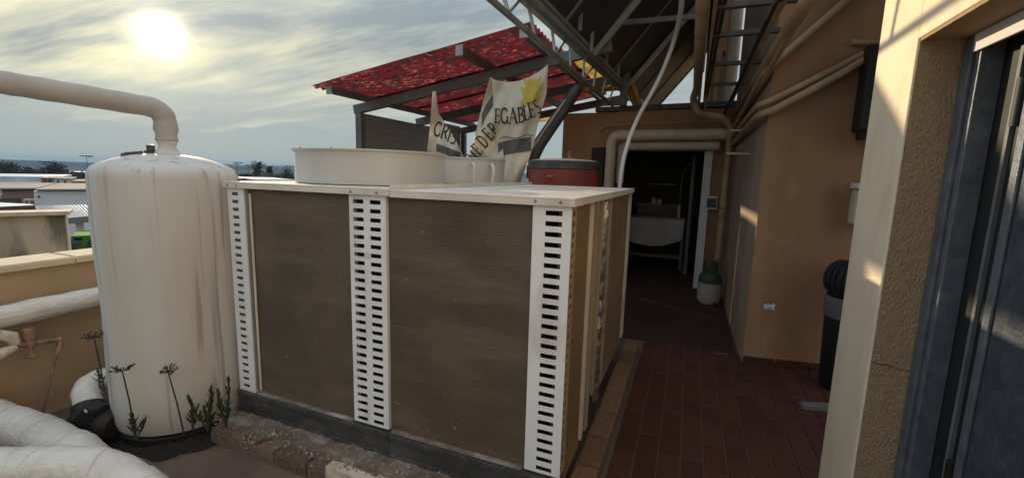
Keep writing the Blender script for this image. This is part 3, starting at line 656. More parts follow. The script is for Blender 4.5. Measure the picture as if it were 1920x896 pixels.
# ------------------------------------------------------------------ air conditioning unit
X0, X1, Y0, Y1, ZB, ZT = -2.50, -.445, 1.79, 3.82, .25, 1.475
t = thing('air_conditioning_unit', 'large rooftop air conditioning unit with slotted white posts', 'air conditioner', ((X0+X1)/2, (Y0+Y1)/2, .1))
B().box(X0+.12, X1-.12, Y0+.10, Y1-.055, .12, ZT-.01).build('dark_core', 'black', t)  # black core added inside to stop light leaking behind the slots
def slotted(xa, xb, cols, z0, z1, sw, sh, pitch, y=Y0, th=.004, axis='x', first=.025):
    """plate with real slot openings; cols = slot centres"""
    b = B(); zs = []; z = z1-first-sh
    while z > z0-.012: zs.append(z); z -= pitch
    def bx(u0, u1, a0, a1):
        if a1-a0 < 1e-4: return
        if axis == 'x': b.box(u0, u1, y, y+th, a0, a1)
        else: b.box(y-th, y, u0, u1, a0, a1)
    edges = [xa] + [e for c_ in cols for e in (c_-sw/2, c_+sw/2)] + [xb]
    for k in range(0, len(edges), 2): bx(edges[k], edges[k+1], z0, z1)
    for c_ in cols:
        hi = z1
        for z in zs: bx(c_-sw/2, c_+sw/2, min(hi, z+sh), hi); hi = z
        bx(c_-sw/2, c_+sw/2, z0, hi) if hi > z0 else None
    return b
SP = .0452
b = slotted(X0, -2.372, [-2.44], ZB-.02, ZT, .052, .019, SP); b.box(-2.372,-2.368,Y0,Y0+.05,ZB-.02,ZT); b.box(X0,X0+.004,Y0+.004,Y0+.09,ZB-.02,ZT); b.build('slotted_post', 'white_metal', t)
b = slotted(-1.604, -1.384, [-1.55, -1.445], ZB-.01, ZT, .066, .021, SP); b.box(-1.384,-1.380,Y0,Y0+.05,ZB-.01,ZT); b.box(-1.608,-1.604,Y0,Y0+.05,ZB-.01,ZT); b.build('slotted_post', 'white_metal', t)
b = slotted(-.612, X1, [-.522], ZB-.01, ZT, .074, .021, SP); b.box(-.616,-.612,Y0,Y0+.05,ZB-.01,ZT); b.build('slotted_post', 'white_metal', t)
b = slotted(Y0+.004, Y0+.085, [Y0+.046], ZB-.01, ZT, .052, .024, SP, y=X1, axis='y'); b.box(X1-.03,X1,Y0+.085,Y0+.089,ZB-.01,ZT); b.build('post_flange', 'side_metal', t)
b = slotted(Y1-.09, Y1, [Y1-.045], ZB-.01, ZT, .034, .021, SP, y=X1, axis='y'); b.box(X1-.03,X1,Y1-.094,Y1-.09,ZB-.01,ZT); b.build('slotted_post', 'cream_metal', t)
# coils
cl = B(); cl.box(-2.366,-1.609,Y0+.022,Y0+.08,ZB-.02,ZT); cl.build('coil_panel', 'coil', t)
B().box(-1.379,-.617,Y0+.020,Y0+.08,ZB-.02,ZT).build('coil_panel', 'coil', t)
B().tube([(-2.335,Y0+.014,ZB),(-2.335,Y0+.014,ZT-.03)], .007, 8).build('coil_tube', 'pipe_cream', t, True)
B().box(-2.366,-2.345,Y0+.008,Y0+.021,ZB,ZT-.005).build('coil_edge', 'greysteel', t)
B().box(X1-.08,X1-.014,Y0+.09,2.22,ZB-.12,ZT).build('coil_panel', 'coil_side', t)
B().box(X0+.006,X0+.05,Y0+.092,Y1-.01,ZB-.14,ZT).build('coil_panel', 'coil_side', t); B().box(X0+.052,X1-.1,Y1-.05,Y1-.008,ZB-.14,ZT).build('coil_panel', 'coil_side', t)
B().box(X1-.08,X1-.014,2.83,Y1-.095,ZB-.05,ZT).build('coil_panel', 'coil_side', t)
for (ya, yb, z0) in ((2.222,2.262,.17),(2.34,2.40,.16),(2.50,2.545,.30),(2.77,2.828,.26)):
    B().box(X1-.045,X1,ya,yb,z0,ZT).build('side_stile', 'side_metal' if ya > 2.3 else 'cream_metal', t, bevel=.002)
pts = [Vector((X1-.03+.008*noise.noise((0,0,z*9)), 2.65+.02*sin(z*9)+.012*noise.noise((3,0,z*14)), z)) for z in [.2+.02*k for k in range(63)]]
B().tube(pts, lambda f_: .040+.010*noise.noise((f_*22,1,1))+.007*noise.noise((f_*60,4,1)), 9).build('foil_pipe', 'foil', t, True)
B().box(X1-.075,X1-.062,2.262,2.77,.12,ZT).build('back_plate', 'darkmetal', t)
B().box(X1-.09,X1-.06,Y0+.06,Y1,.105,.2).build('side_beam', 'darkmetal', t)
# base beams
for (xa, xb, dz) in ((X0-.0,-1.372,0),(-1.366,X1-.003,-.004)):
    b = B(); b.box(xa, xb, Y0-.014+dz, Y0+.075, .108, .228); b.box(xa, xb, Y0-.024+dz, Y0-.0141+dz, .205, .232); b.box(xa, xb, Y0-.024+dz, Y0-.0141+dz, .104, .122)
    b.build('base_beam', 'darkmetal', t, bevel=.002)
for (xa, xb) in ((X0+.15,-1.62),(-1.37,-.63)): B().hexa([(xa,Y0-.004,.2285),(xb,Y0-.004,.2285),(xb,Y0+.02,.2285),(xa,Y0+.02,.2285),(xa,Y0+.012,.240),(xb,Y0+.012,.236),(xb,Y0+.02,.236),(xa,Y0+.02,.240)]).build('dust_ledge', 'rubble', t)
# lids
def lid(xa, xb, zt, name, wl=False):
    b = B(); b.box(xa, xb, Y0-.018, Y1+.01, zt-.010, zt)
    b.box(xa, xb, Y0-.018, Y0-.006, zt-.036, zt-.010); b.box(xb-.01, xb, Y0-.0061, Y1+.01, zt-.036, zt-.010)
    if wl: b.box(xa, xa+.012, Y0-.015, Y1+.008, zt, zt+.022)
    return b.build('top_panel', name, t, bevel=.002)
lid(X0-.012, -1.349, 1.510, 'lid_metal'); lid(-1.345, X1+.015, 1.506, 'lid_metal', True)
for (x, y) in ((-2.47,0),(-2.40,0),(-1.58,0),(-1.42,0),(-.60,0),(-.49,0)):
    b = B(); b.tube([(x,Y0-.0185,1.488),(x,Y0-.0225,1.488)], .0055, 8); b.build('screw', 'greysteel', t)
# fans
for i, (fx, fy) in enumerate(((-1.92,2.367),(-1.90,3.335))):
    r = .46; b = B(); prof = [(r,0),(r,.18),(r+.012,.186),(r+.014,.194),(r-.004,.196),(r-.012,.19),(r-.012,0)]
    sh = b.lathe(prof, (fx,fy,1.515), 72).build('fan_shroud', 'shroud', t, True)
    s2 = B()
    for k in range(12): a = 2*pi*k/12+.2; s2.lathe([(.005,0),(.005,.004),(0,.006)], (fx+cos(a)*(r+.006), fy+sin(a)*(r+.006), 1.71), 6)
    s2.build('rim_bolt', 'greysteel', sh)
    fn = B(); fn.lathe([(0,1.515-1.5),(.09,.02),(.09,.09),(0,.10)], (fx,fy,1.515), 20)
    fn.build('fan_hub', 'darkmetal', t, True)
    for k in range(5):
        a = 2*pi*k/5; bl = B(); u = Vector((cos(a),sin(a),0)); v = Vector((-sin(a),cos(a),0)); q = Vector((fx,fy,1.57))
        bl.hexa([q+u*.085-v*.05+Vector((0,0,-.02)), q+u*.42-v*.10+Vector((0,0,-.02)), q+u*.42+v*.10+Vector((0,0,.02)), q+u*.085+v*.05+Vector((0,0,.02)), q+u*.085-v*.05+Vector((0,0,-.015)), q+u*.42-v*.10+Vector((0,0,-.015)), q+u*.42+v*.10+Vector((0,0,.025)), q+u*.085+v*.05+Vector((0,0,.025))])
        bl.build('fan_blade', 'darkmetal', t)
    gr = B()
    for k in range(1, 11): gr.tube([(fx+r*k/11*cos(a_*2*pi/40), fy+r*k/11*sin(a_*2*pi/40), 1.697) for a_ in range(41)], .0018, 5, False)
    for k in range(4): a = pi*k/4+.2; gr.tube([(fx-cos(a)*r,fy-sin(a)*r,1.694),(fx+cos(a)*r,fy+sin(a)*r,1.694)], .003, 5)
    gr.build('fan_guard', 'greysteel', t)
for (fx, yy) in ((-1.475,2.93),(-1.40,3.10)):
    B().tube(fillet([(fx,yy,1.515),(fx+.01,yy,1.63),(fx-.035,yy+.06,1.665),(fx-.07,yy+.09,1.66)], .05), .011, 8).build('cable_conduit', 'pipe_cream', t, True)
B().hexa([(-1.515,Y0-.004,1.155),(-1.48,Y0-.004,1.155),(-1.485,Y0-.003,1.158),(-1.51,Y0-.003,1.158),(-1.505,Y0-.003,1.19),(-1.492,Y0-.003,1.19),(-1.494,Y0-.001,1.188),(-1.503,Y0-.001,1.188)]).build('sticker', 'cream_metal', t)

# ------------------------------------------------------------------ pergola with red corrugated roof
t = thing('pergola', 'steel pergola with weathered red corrugated roof behind the unit', 'pergola', (-3.1, 6, 0))
PX0, PZ0, PX1, PZ1 = -4.62, 2.63, -1.61, 3.13; sl_ = (PZ1-PZ0)/(PX1-PX0)
def pz(x): return PZ0 + (x-PX0)*sl_
def sheet(xa, xb, ya, yb, m_, name='roof_sheet', lift=0):
    wl, amp, n_ = .115, .019, 10; ny = int((yb-ya)/wl*8); nx = 18; b = B()
    for i in range(nx+1):
        x = xa+(xb-xa)*i/nx
        for j in range(ny+1):
            y = ya+(yb-ya)*j/ny; b.v.append((x, y, pz(x)+lift+amp*sin(2*pi*(y-4.5)/wl)+.012*noise.noise((x*1.5,y*1.5,2))))
    for i in range(nx):
        for j in range(ny): k = i*(ny+1)+j; b.f.append((k, k+ny+1, k+ny+2, k+1)); b.mi.append(0)
    o = b.build(name, m_, t, True); return o
y = 4.5
for k in range(4):
    sheet(PX0+R_.uniform(-.02,.02), PX1+R_.uniform(-.03,.02), y, y+1.12, 'redsheet', lift=.006*(k % 2)); y += 1.06
sheet(-1.66, -.95, 5.9, 8.4, 'yellowsheet', lift=.0)
sheet(-4.2, -2.6, 8.78, 9.7, 'yellowsheet', lift=-.1)
for (x, ya, yb) in ((-4.40, 4.60, 8.7), (-2.47, 4.52, 8.7), (-1.72, 4.52, 8.7)):
    B().bar((x, ya, pz(x)-.07), (x, yb, pz(x)-.07), .065, .085).build('rafter', 'greysteel', t, bevel=.004)
    B().box(x-.045, x+.045, ya-.012, ya-.0005, pz(x)-.125, pz(x)-.012).build('end_plate', 'steel', t)
for y_ in (5.32, 6.9, 8.5):
    B().bar((-4.62, y_, pz(-4.62)-.18), (-.95, y_, pz(-.95)-.18), .08, .125).build('beam', 'greysteel', t, bevel=.004)
for (x, y_) in ((-4.53, 5.32), (-4.53, 8.5)):
    B().box(x-.05, x+.05, y_-.05, y_+.05, -.0115, pz(x)-.245).build('post', 'greysteel', t, bevel=.004)
B().box(-1.07, -.97, 6.85, 6.95, 2.64, pz(-1.0)-.245).build('post', 'greysteel', t, bevel=.004)
# boarded side screen under the eave
t2 = thing('side_screen', 'slate grey board screen behind the pergola post', 'screen', (-4.6, 7, 0))
for k in range(17):
    z = .50+.12*k; ya, yb = 5.38, 8.44
    if z > 2.38: ya = 7.3
    B().hexa([(-4.605,ya,z),(-4.575,ya,z),(-4.575,yb,z),(-4.605,yb,z),(-4.61,ya,z+.119),(-4.58,ya,z+.119),(-4.58,yb,z+.119),(-4.61,yb,z+.119)]).build('board', 'screen', t2)
# ------------------------------------------------------------------ torn banner strips
def cloth(name, label, left, right, m_, slot, fold, nu=26, nv=44, sag=0):
    """left/right: edge polylines in view directions on the plane y~4.55"""
    def along(pl, f_):
        n = len(pl)-1; k = min(int(f_*n), n-1); q = f_*n-k; return (pl[k][0]*(1-q)+pl[k+1][0]*q, pl[k][1]*(1-q)+pl[k+1][1]*q)
    b = B()
    for i in range(nv+1):
        l_, r_ = along(left, i/nv), along(right, i/nv)
        for j in range(nu+1):
            u = j/nu; X = l_[0]*(1-u)+r_[0]*u; Y = l_[1]*(1-u)+r_[1]*u + sag*(1-i/nv)**3*4*u*(1-u); b.v.append(tuple(ony(X, Y, fold(X, Y))))
    for i in range(nv):
        for j in range(nu):
            k = i*(nu+1)+j; l_, r_ = along(left, (i+.5)/nv), along(right, (i+.5)/nv); u = (j+.5)/nu
            X = l_[0]*(1-u)+r_[0]*u; Y = l_[1]*(1-u)+r_[1]*u
            b.f.append((k, k+nu+1, k+nu+2, k+1)); b.mi.append(slot(X, Y))
    t = thing(name, label, 'banner', tuple(ony(left[-1][0], left[-1][1], 4.55)), 'torn banner strips under the pergola')
    o = b.build('fabric', m_, t, True); md = o.modifiers.new('thick', 'SOLIDIFY'); md.thickness = .0025; md.offset = 0
    return t
def stroke(b, pts, w, T, fold):
    for p, q in zip(pts, pts[1:]):
        d = Vector((q[0]-p[0], q[1]-p[1])); ln = d.length
        if ln < 1e-6: continue
        d /= ln; nrm = Vector((-d.y, d.x))*(w/2); e = d*(w*.12); k = max(1, int(ln/.25)); prev = None
        for s in range(k+1):
            c_ = Vector(p)-e + (Vector(q)-Vector(p)+2*e)*(s/k); a1, a2 = T(c_+nrm), T(c_-nrm)
            cur = [ony(a1[0], a1[1], fold(*a1)-.012), ony(a2[0], a2[1], fold(*a2)-.012)]
            if prev: b.add([prev[0], prev[1], cur[1], cur[0]], [(0,1,2,3)])
            prev = cur
def band(pts, wd, fold, t, m_='banner_grey'):
    b = B(); ps = dense([Vector((p[0], p[1], 0)) for p in pts], 3)
    for p, q in zip(ps, ps[1:]):
        for s in range(8):
            quad = []
            for (e, k) in ((p, s), (q, s), (q, s+1), (p, s+1)): X, Y = e.x, e.y + wd*(k/8-.5); quad.append(ony(X, Y, fold(X, Y)-.010))
            b.add(quad, [(0,1,2,3)])
    return b.build('printed_band', m_, t, True)
def arc(cx, cy, rx, ry, a0, a1, n=12): return [(cx+rx*cos(radians(a0+(a1-a0)*i/n)), cy+ry*sin(radians(a0+(a1-a0)*i/n))) for i in range(n+1)]
TH, TN = .165, .07
def sf(x, y): return ([(x-.11, y), (x+.11, y)], TN)
GL = {
 'C': (.8, [(arc(.45,.5,.36,.48,50,310), TH*.85), ([(.70,.72),(.70,.93)], TN), ([(.70,.28),(.70,.10)], TN)]),
 'R': (.8, [([(.2,0),(.2,1)], TH), sf(.2,0.02), ([(.08,.97),(.45,.97)], TN), (arc(.42,.74,.26,.23,90,-90), TH*.8), ([(.2,.51),(.45,.51)], TN), ([(.42,.5),(.74,.0)], TH)]),
 'I': (.4, [([(.2,0),(.2,1)], TH), sf(.2,.02), sf(.2,.98)]),
 'S': (.62, [(arc(.31,.75,.22,.23,40,270), TH*.75), (arc(.31,.25,.24,.25,90,-140), TH*.75)]),
 'T': (.74, [([(.37,0),(.37,1)], TH), sf(.37,.02), ([(.04,.97),(.70,.97)], TN), ([(.05,.97),(.05,.78)], TN), ([(.69,.97),(.69,.78)], TN)]),
 'M': (1.0, [([(.15,0),(.15,1)], TN*1.2), ([(.16,1),(.5,.05)], TH), ([(.5,.05),(.84,1)], TN), ([(.85,0),(.85,1)], TH), sf(.15,.02), sf(.85,.02)]),
 'E': (.7, [([(.2,0),(.2,1)], TH), ([(.08,.97),(.62,.97)], TN), ([(.08,.03),(.64,.03)], TN), ([(.2,.52),(.5,.52)], TN), ([(.61,.97),(.61,.80)], TN), ([(.63,.03),(.63,.22)], TN), ([(.5,.42),(.5,.62)], TN)]),
 'D': (.85, [([(.2,0),(.2,1)], TH), ([(.08,.97),(.4,.97)], TN), ([(.08,.03),(.4,.03)], TN), (arc(.38,.5,.38,.47,90,-90), TH*.8)]),
 'G': (.88, [(arc(.45,.5,.36,.48,50,325), TH*.85), ([(.76,.02),(.76,.42)], TH), ([(.60,.42),(.88,.42)], TN), ([(.72,.74),(.72,.93)], TN)]),
 'A': (.86, [([(.08,0),(.42,1)], TN), ([(.40,1),(.76,0)], TH), ([(.2,.36),(.62,.36)], TN), sf(.08,.02), sf(.76,.02)]),
 'B': (.76, [([(.2,0),(.2,1)], TH), ([(.08,.97),(.42,.97)], TN), ([(.08,.03),(.42,.03)], TN), ([(.2,.53),(.42,.53)], TN), (arc(.40,.75,.22,.22,90,-90), TH*.75), (arc(.40,.28,.28,.25,90,-90), TH*.8)]),
 'L': (.68, [([(.2,0),(.2,1)], TH), sf(.2,.98), ([(.08,.03),(.6,.03)], TN), ([(.6,.03),(.6,.24)], TN)]),
}
def text(word, places, fold, t):
    """places: (x, y, height, width factor, angle) of each letter's lower left corner"""
    b = B()
    for ch, (x0, y0, h, wf, ang) in zip(word, places):
        ca, sa = cos(radians(ang)), sin(radians(ang))
        def T(p, x0=x0, y0=y0, h=h, wf=wf, ca=ca, sa=sa):
            X, Y = p[0]*h*wf, p[1]*h; return (x0+X*ca-Y*-sa*-1*-1 if False else x0+X*ca+Y*sa*-1, y0-(X*sa+Y*ca))
        for pts, w_ in GL[ch][1]: stroke(b, pts, w_, T, fold)
    return b.build('lettering', 'ink', t)
f1 = lambda X, Y: 4.56 + .06*sin((X-800)*.11+Y*.02) + .03*sin(Y*.06) + .012*sin(X*.3-Y*.1)
f2 = lambda X, Y: 4.58 + .05*sin((X*.7+Y*.5)*.13)
f3 = lambda X, Y: 4.52 + .06*sin((X-930)*.085+(Y-200)*.02)*(.4+.6*(Y-120)/200) - .03*sin(Y*.05+X*.03) + .014*sin(X*.22+Y*.09)
bt = cloth('torn_banner', 'narrow torn banner strip hanging leftmost, letters at its middle', [(811,172),(807,230),(801,286)], [(817,172),(822,212),(852,258),(872,300)], ['banner_white','banner_grey'], lambda X, Y: 0, f1)
band([(818,276),(864,294)], 15, f1, bt)
text('CRIS', [(811,254,27,.66,-12),(824,258,27,.62,-15),(836,264,26,.6,-18),(842,267,25,.7,-20)], f1, bt)
bt = cloth('torn_banner', 'twisted middle banner strip folded diagonally beside the big piece', [(919,146),(906,190),(894,240),(879,297)], [(922,146),(930,190),(936,240),(946,299)], ['banner_white','banner_grey'], lambda X, Y: 0, f2)
band([(903,226),(911,208),(919,196),(924,188)], 22, f2, bt)
text('MEDER', [(890,306,22,.62,48),(899,293,25,.62,47),(909,280,27,.62,46),(920,266,27,.62,45),(929,255,25,.62,44)], f2, bt)
bt = cloth('torn_banner', 'largest banner piece with yellow sunburst and big dark lettering', [(922,148),(926,200),(930,258),(937,300),(948,352)], [(1028,121),(1025,175),(1010,225),(1000,275),(972,352)], ['banner_white','banner_grey'], lambda X, Y: 0, f3, 34, 60, 17)
band([(934,281),(950,277),(966,274),(982,272),(996,270)], 26, f3, bt)
text('EGABLES', [(926,231,27,.62,-1),(938,232,29,.62,1),(954,233,30,.66,2),(971,231,29,.6,5),(982,227,29,.62,9),(993,222,29,.62,13),(1007,214,26,.62,20)], f3, bt)
b = B(); cx, cy = 996, 172
for k in range(26):
    a0, a1 = 2*pi*k/26, 2*pi*(k+1)/26; rad = lambda q: (31+7*sin(q*2.3) if q % 2 else 21+5*sin(q*1.7)) if q % 26 else 24; r0, r1 = rad(k), rad((k+1) % 26)
    for s in range(3):
        P_ = []
        for (a, rr) in ((a0, r0*s/3), (a1, r1*s/3), (a1, r1*(s+1)/3), (a0, r0*(s+1)/3)):
            X = cx+rr*cos(a)*.75; Y = cy-rr*sin(a)+rr*cos(a)*-.25; P_.append((min(X, 1023-(Y-121)*.16), Y))
        b.add([ony(X, Y, f3(X, Y)-.011) for X, Y in P_], [(0,1,2,3)])
b.build('sunburst', 'banner_gold', bt)
b = B()
pl = [(936+i*4, 260-(i*4)*.085-2*sin(i*.6)) for i in range(17)]
stroke(b, pl, 1.3, lambda p: (p[0], p[1]), f3); b.build('stripe', 'ink', bt)
# ------------------------------------------------------------------ red drum behind the unit
t = thing('red_tank', 'low red drum with dark rim and domed lid behind the unit', 'tank', (-1.27, 4.66, 0))
B().lathe([(.36,-.0115),(.375,.02),(.375,1.0),(.375,1.655)], (-1.27,4.66,0), 48).build('body', 'red_tank', t, True)
B().lathe([(.376,1.655),(.386,1.66),(.386,1.735),(.37,1.742)], (-1.27,4.66,0), 48).build('rim', 'darkmetal', t, True)
B().lathe([(.372,1.742),(.30,1.757),(.16,1.768),(0,1.772)], (-1.27,4.66,0), 48).build('lid', 'pipe_cream', t, True)
B().lathe([(.02,1.765),(.02,1.79),(.012,1.795),(.012,1.83),(.016,1.835),(.0,1.845)], (-1.20,4.60,0), 12).build('nozzle', 'brass', t, True)
B().box(-1.335,-1.275,4.2775,4.284,1.578,1.592).build('badge', 'steel', t)
o = B().tube([(-1.72,4.93,1.55),(-1.72,4.95,1.80),(-1.66,4.98,1.95),(-1.36,5.2,2.50),(-1.30,5.25,2.6)], [.07,.075,.075,.07,.06], 14).build('rolled_tarpaulin', 'darkmetal', None, True)
tag(o, 'dark rolled tarpaulin leaning diagonally between banner and red drum', 'tarpaulin')
o = B().tube([(-1.70,4.86,1.90),(-1.40,5.08,2.45)], .018, 8).build('curtain_rod', 'steel', None, True); tag(o, 'pale rod lying along the rolled tarpaulin', 'rod')

# ------------------------------------------------------------------ back wall with doorway and store room
t = thing('back_wall', 'brown rendered back wall with dark open doorway', 'wall', (-.6, 7.08, 0))
b = B(); b.box(-1.95,-1.10,7.0,7.16,-.0115,2.56); b.box(.155,.52,7.0,7.16,-.0115,2.58); b.box(-1.10,.155,7.0,7.16,1.99,2.58)
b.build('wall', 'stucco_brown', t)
B().hexa([(-1.44,6.95,2.57),(.5,6.95,2.60),(.5,7.2,2.60),(-1.44,7.2,2.57),(-1.44,6.95,2.635),(.5,6.95,2.67),(.5,7.2,2.67),(-1.44,7.2,2.635)]).build('coping', 'darkmetal', t)
B().box(.155,.262,6.93,6.9995,-.001,1.985).build('door_jamb', 'farwhite', t, bevel=.004)
t = thing('store_room', 'dark store room behind the doorway', 'room', (-.5, 8.4, 0))
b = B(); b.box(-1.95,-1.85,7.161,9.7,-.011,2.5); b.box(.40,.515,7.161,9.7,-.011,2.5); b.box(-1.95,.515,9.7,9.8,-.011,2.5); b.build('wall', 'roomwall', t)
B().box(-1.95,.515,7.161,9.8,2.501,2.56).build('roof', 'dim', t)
t = thing('work_table', 'dark table in the store room under the white cloth', 'table', (-.5, 8.4, 0))
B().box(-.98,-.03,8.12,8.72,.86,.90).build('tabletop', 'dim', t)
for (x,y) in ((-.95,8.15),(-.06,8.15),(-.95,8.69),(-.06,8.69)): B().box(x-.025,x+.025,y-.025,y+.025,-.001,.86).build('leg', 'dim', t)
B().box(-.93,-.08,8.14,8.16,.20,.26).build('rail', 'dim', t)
b = B(); nx, nz = 40, 18
for i in range(nz+1):
    for j in range(nx+1):
        u = j/nx; x = -.94+.90*u + (-.02*sin(u*9))*i/nz; k = i/nz
        if k < .25: y, z = 8.45-(k/.25)*.345, .905
        else: q = (k-.25)/.75; y, z = 8.10-.02*q+.018*q*sin(u*26+1)+.012*q*sin(u*57), .903-q*(.50-.10*(u-.4)**2*4)
        b.v.append((x, y, z))
for i in range(nz):
    for j in range(nx): k = i*(nx+1)+j; b.f.append((k,k+1,k+nx+2,k+nx+1)); b.mi.append(0)
o = b.build('table_cloth', 'cloth', None, True); md = o.modifiers.new('thick','SOLIDIFY'); md.thickness = .004; tag(o, 'white cloth hanging over the front of the store room table', 'cloth')
t = thing('crate', 'grey lidded crate standing on the store room table', 'crate', (-.52, 8.55, .905))
B().box(-.88,-.14,8.47,8.68,.908,1.09).build('body', 'dim', t, bevel=.01); B().box(-.90,-.12,8.455,8.695,1.092,1.125).build('lid', 'greysteel', t, bevel=.006)
for i,(x,r_,h) in enumerate(((-.60,.05,.11),(-.50,.035,.09))):
    o = B().lathe([(r_,0),(r_,h*.7),(r_*.5,h*.85),(r_*.5,h)], (x,8.56,1.126), 14).build('jar', 'paper', None, True); tag(o, ('wider pale jar' if i == 0 else 'narrower pale jar')+' on the crate lid in the store room', 'jar')
t = thing('wall_shelf', 'thin pale shelf edge on the store room back wall', 'shelf', (-.5,9.6,1.62))
B().box(-.78,-.30,9.5,9.699,1.455,1.475).build('board', 'farwhite', t)
for x in (-.7,-.38): B().box(x-.01,x+.01,9.56,9.699,1.38,1.454).build('bracket', 'dim', t)
t = thing('tube_lamp', 'bent chrome tube standing beside the store room table', 'lamp', (-.06,8.3,0))
B().tube(fillet([(-.145,8.05,1.13),(-.14,8.05,1.62),(-.07,8.05,1.80),(.05,8.05,1.90)], .06), .009, 8).build('tube', 'steel', t, True)
B().tube([(-.145,8.05,.92),(-.145,8.05,1.13)], .022, 10).build('base', 'cloth', t, True)
o = B().tube([(.03,7.9,-.001),(.03,7.9,1.0),(.03,7.9,1.95)], .035, 14).build('grey_post', 'greysteel', None, True); tag(o, 'grey round post just inside the doorway on the right', 'post')
# pipes on the back wall
pts = fillet([(-1.13,6.72,.0),(-1.13,6.72,2.19),(.36,6.72,2.20),(.40,6.72,2.20)], .14)
o = B().tube(pts, .075, 18).build('insulated_pipe', 'pipe_cream', None, True); tag(o, 'thick cream pipe framing the doorway, upper of the pair', 'pipe')
o = B().tube(fillet([(-1.0,6.86,1.5),(-1.0,6.86,2.05),(.33,6.80,2.055)], .06), .062, 18).build('insulated_pipe', 'pipe_cream', None, True); tag(o, 'cream pipe below the doorway pipe pair top, lower one', 'pipe')
pts = fillet([(-.02,2.9,3.7),(-.02,3.0,2.76),(-.02,6.3,2.74),(-.06,6.62,2.66),(.0,6.62,2.46),(.34,6.62,2.40),(.44,6.64,2.30),(.43,6.64,.0)], .10)
o = B().tube(pts, .045, 14).build('overhead_pipe', 'pipe_tan', None, True); tag(o, 'tan pipe running overhead then dropping down beside the doorway', 'pipe')
B_ = B()
for z in (.5,1.2,1.9): B_.tube([(.43,6.64,z),(.43,6.64,z+.02)], .051, 14)
B_.build('clip', 'greysteel', o)
o = B().tube(fillet([(-1.36,6.94,2.1),(-1.36,6.97,2.30),(-1.2,6.97,2.36),(.40,6.97,2.40)], .05), .010, 6).build('conduit', 'pipe_tan', None, True); tag(o, 'thin brown conduit along the back wall above the pipes', 'conduit')
t = thing('electrical_cabinet', 'tall black cabinet between red drum and doorway pipe', 'cabinet', (-1.33,6.85,0))
B().box(-1.42,-1.23,6.75,6.999,-.001,2.02).build('body', 'black', t, bevel=.006); B().box(-1.40,-1.25,6.742,6.7499,.1,1.95).build('door', 'black', t)
t = thing('switch_box', 'small dark switch box with pale surround on the back wall', 'switch box', (.32,6.98,1.27))
B().box(.225,.375,6.905,6.929,1.17,1.36).build('surround', 'farwhite', t, bevel=.006); B().box(.24,.36,6.89,6.9049,1.20,1.33).build('cover', 'darkmetal', t, bevel=.004)
B().lathe([(.006,0),(.006,.01)], (.34,6.885,1.26), 8).build('switch', 'paper', t)
# gas bottle
t = thing('gas_bottle', 'green shouldered white gas bottle at the end of the alley', 'gas bottle', (.335,6.16,0))
B().lathe([(.10,.0),(.125,.012),(.14,.05),(.142,.10),(.142,.28)], (.335,6.16,0), 28).build('body', 'pipe_grey', t, True)
B().lathe([(.142,.2805),(.140,.33),(.125,.38),(.09,.42),(.04,.435),(0,.437)], (.335,6.16,0), 28).build('shoulder', 'green', t, True)
b = B()
for k in range(3):
    a0 = k*2*pi/3+.3; q = [(.335+.085*cos(a0+s*.18), 6.16+.085*sin(a0+s*.18)) for s in range(8)]
    for (x1_,y1_),(x2_,y2_) in zip(q, q[1:]): b.bar((x1_,y1_,.48),(x2_,y2_,.48), .008, .14)
b.build('collar', 'green', t); B().lathe([(.02,.43),(.02,.48),(.035,.485),(.035,.52),(.01,.53)], (.335,6.16,0), 12).build('valve', 'brass', t, True)
for k in range(4): a = k*pi/2+.5; B().tube([(.335+cos(a)*.143,6.16+sin(a)*.143,.03),(.335+cos(a)*.150,6.16+sin(a)*.150,.03)], .018, 10).build('foot_slot', 'black', t)
# ------------------------------------------------------------------ orange upper wall and duct
t = thing('upper_block', 'orange rendered upper wall rising behind the doorway roof', 'building', (.6,8,2.6))
B().box(.10,.515,9.81,10.9,-.0115,5.2).build('wall', 'stucco', t)
B().box(.10,.515,7.55,9.809,2.5601,5.2).build('upper_wall', 'stucco', t)
t = thing('vent_duct', 'pale round vertical duct on the orange upper wall', 'duct', (.40,7.46,2.6))
B().tube([(.42,7.44,2.57),(.42,7.44,5.2)], .085, 20).build('duct', 'pipe_cream', t, True); B().tube([(.24,7.47,2.57),(.24,7.47,3.4),(.24,7.5,3.45)], .05, 12).build('side_pipe', 'stucco', t, True)
for z in (3.44,): B().bar((.18,7.53,z),(.32,7.53,z), .03, .06).build('bracket', 'black', t)

# ------------------------------------------------------------------ side building: alley wall and recessed wall
t = thing('side_building', 'tall brown rendered building along the right of the alley', 'building', (.6,5,0))
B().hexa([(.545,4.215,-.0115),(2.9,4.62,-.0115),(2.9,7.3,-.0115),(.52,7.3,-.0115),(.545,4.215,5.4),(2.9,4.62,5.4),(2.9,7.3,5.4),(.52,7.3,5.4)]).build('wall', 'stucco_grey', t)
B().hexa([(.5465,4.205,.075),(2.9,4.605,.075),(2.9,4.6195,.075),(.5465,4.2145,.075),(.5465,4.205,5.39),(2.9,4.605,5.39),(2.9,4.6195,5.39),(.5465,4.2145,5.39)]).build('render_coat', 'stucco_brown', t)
sk = unitbox('skirting_tile', 'tile', .03); dv = Vector((2.355,.4,0)).normalized(); ang = math.atan2(dv.y, dv.x)
for k in range(8):
    q = Vector((.545,4.193,-.003)) + dv*(.13+.26*k); piece('skirting_tile', sk, q, t, (0,0,ang), (.252,.012,.078))
q = B(); rng = random.Random(3)
n_ = 22; cc = Vector((.715,4.243,.535))
q.v.append(tuple(cc + Vector((0,-.018,0))))
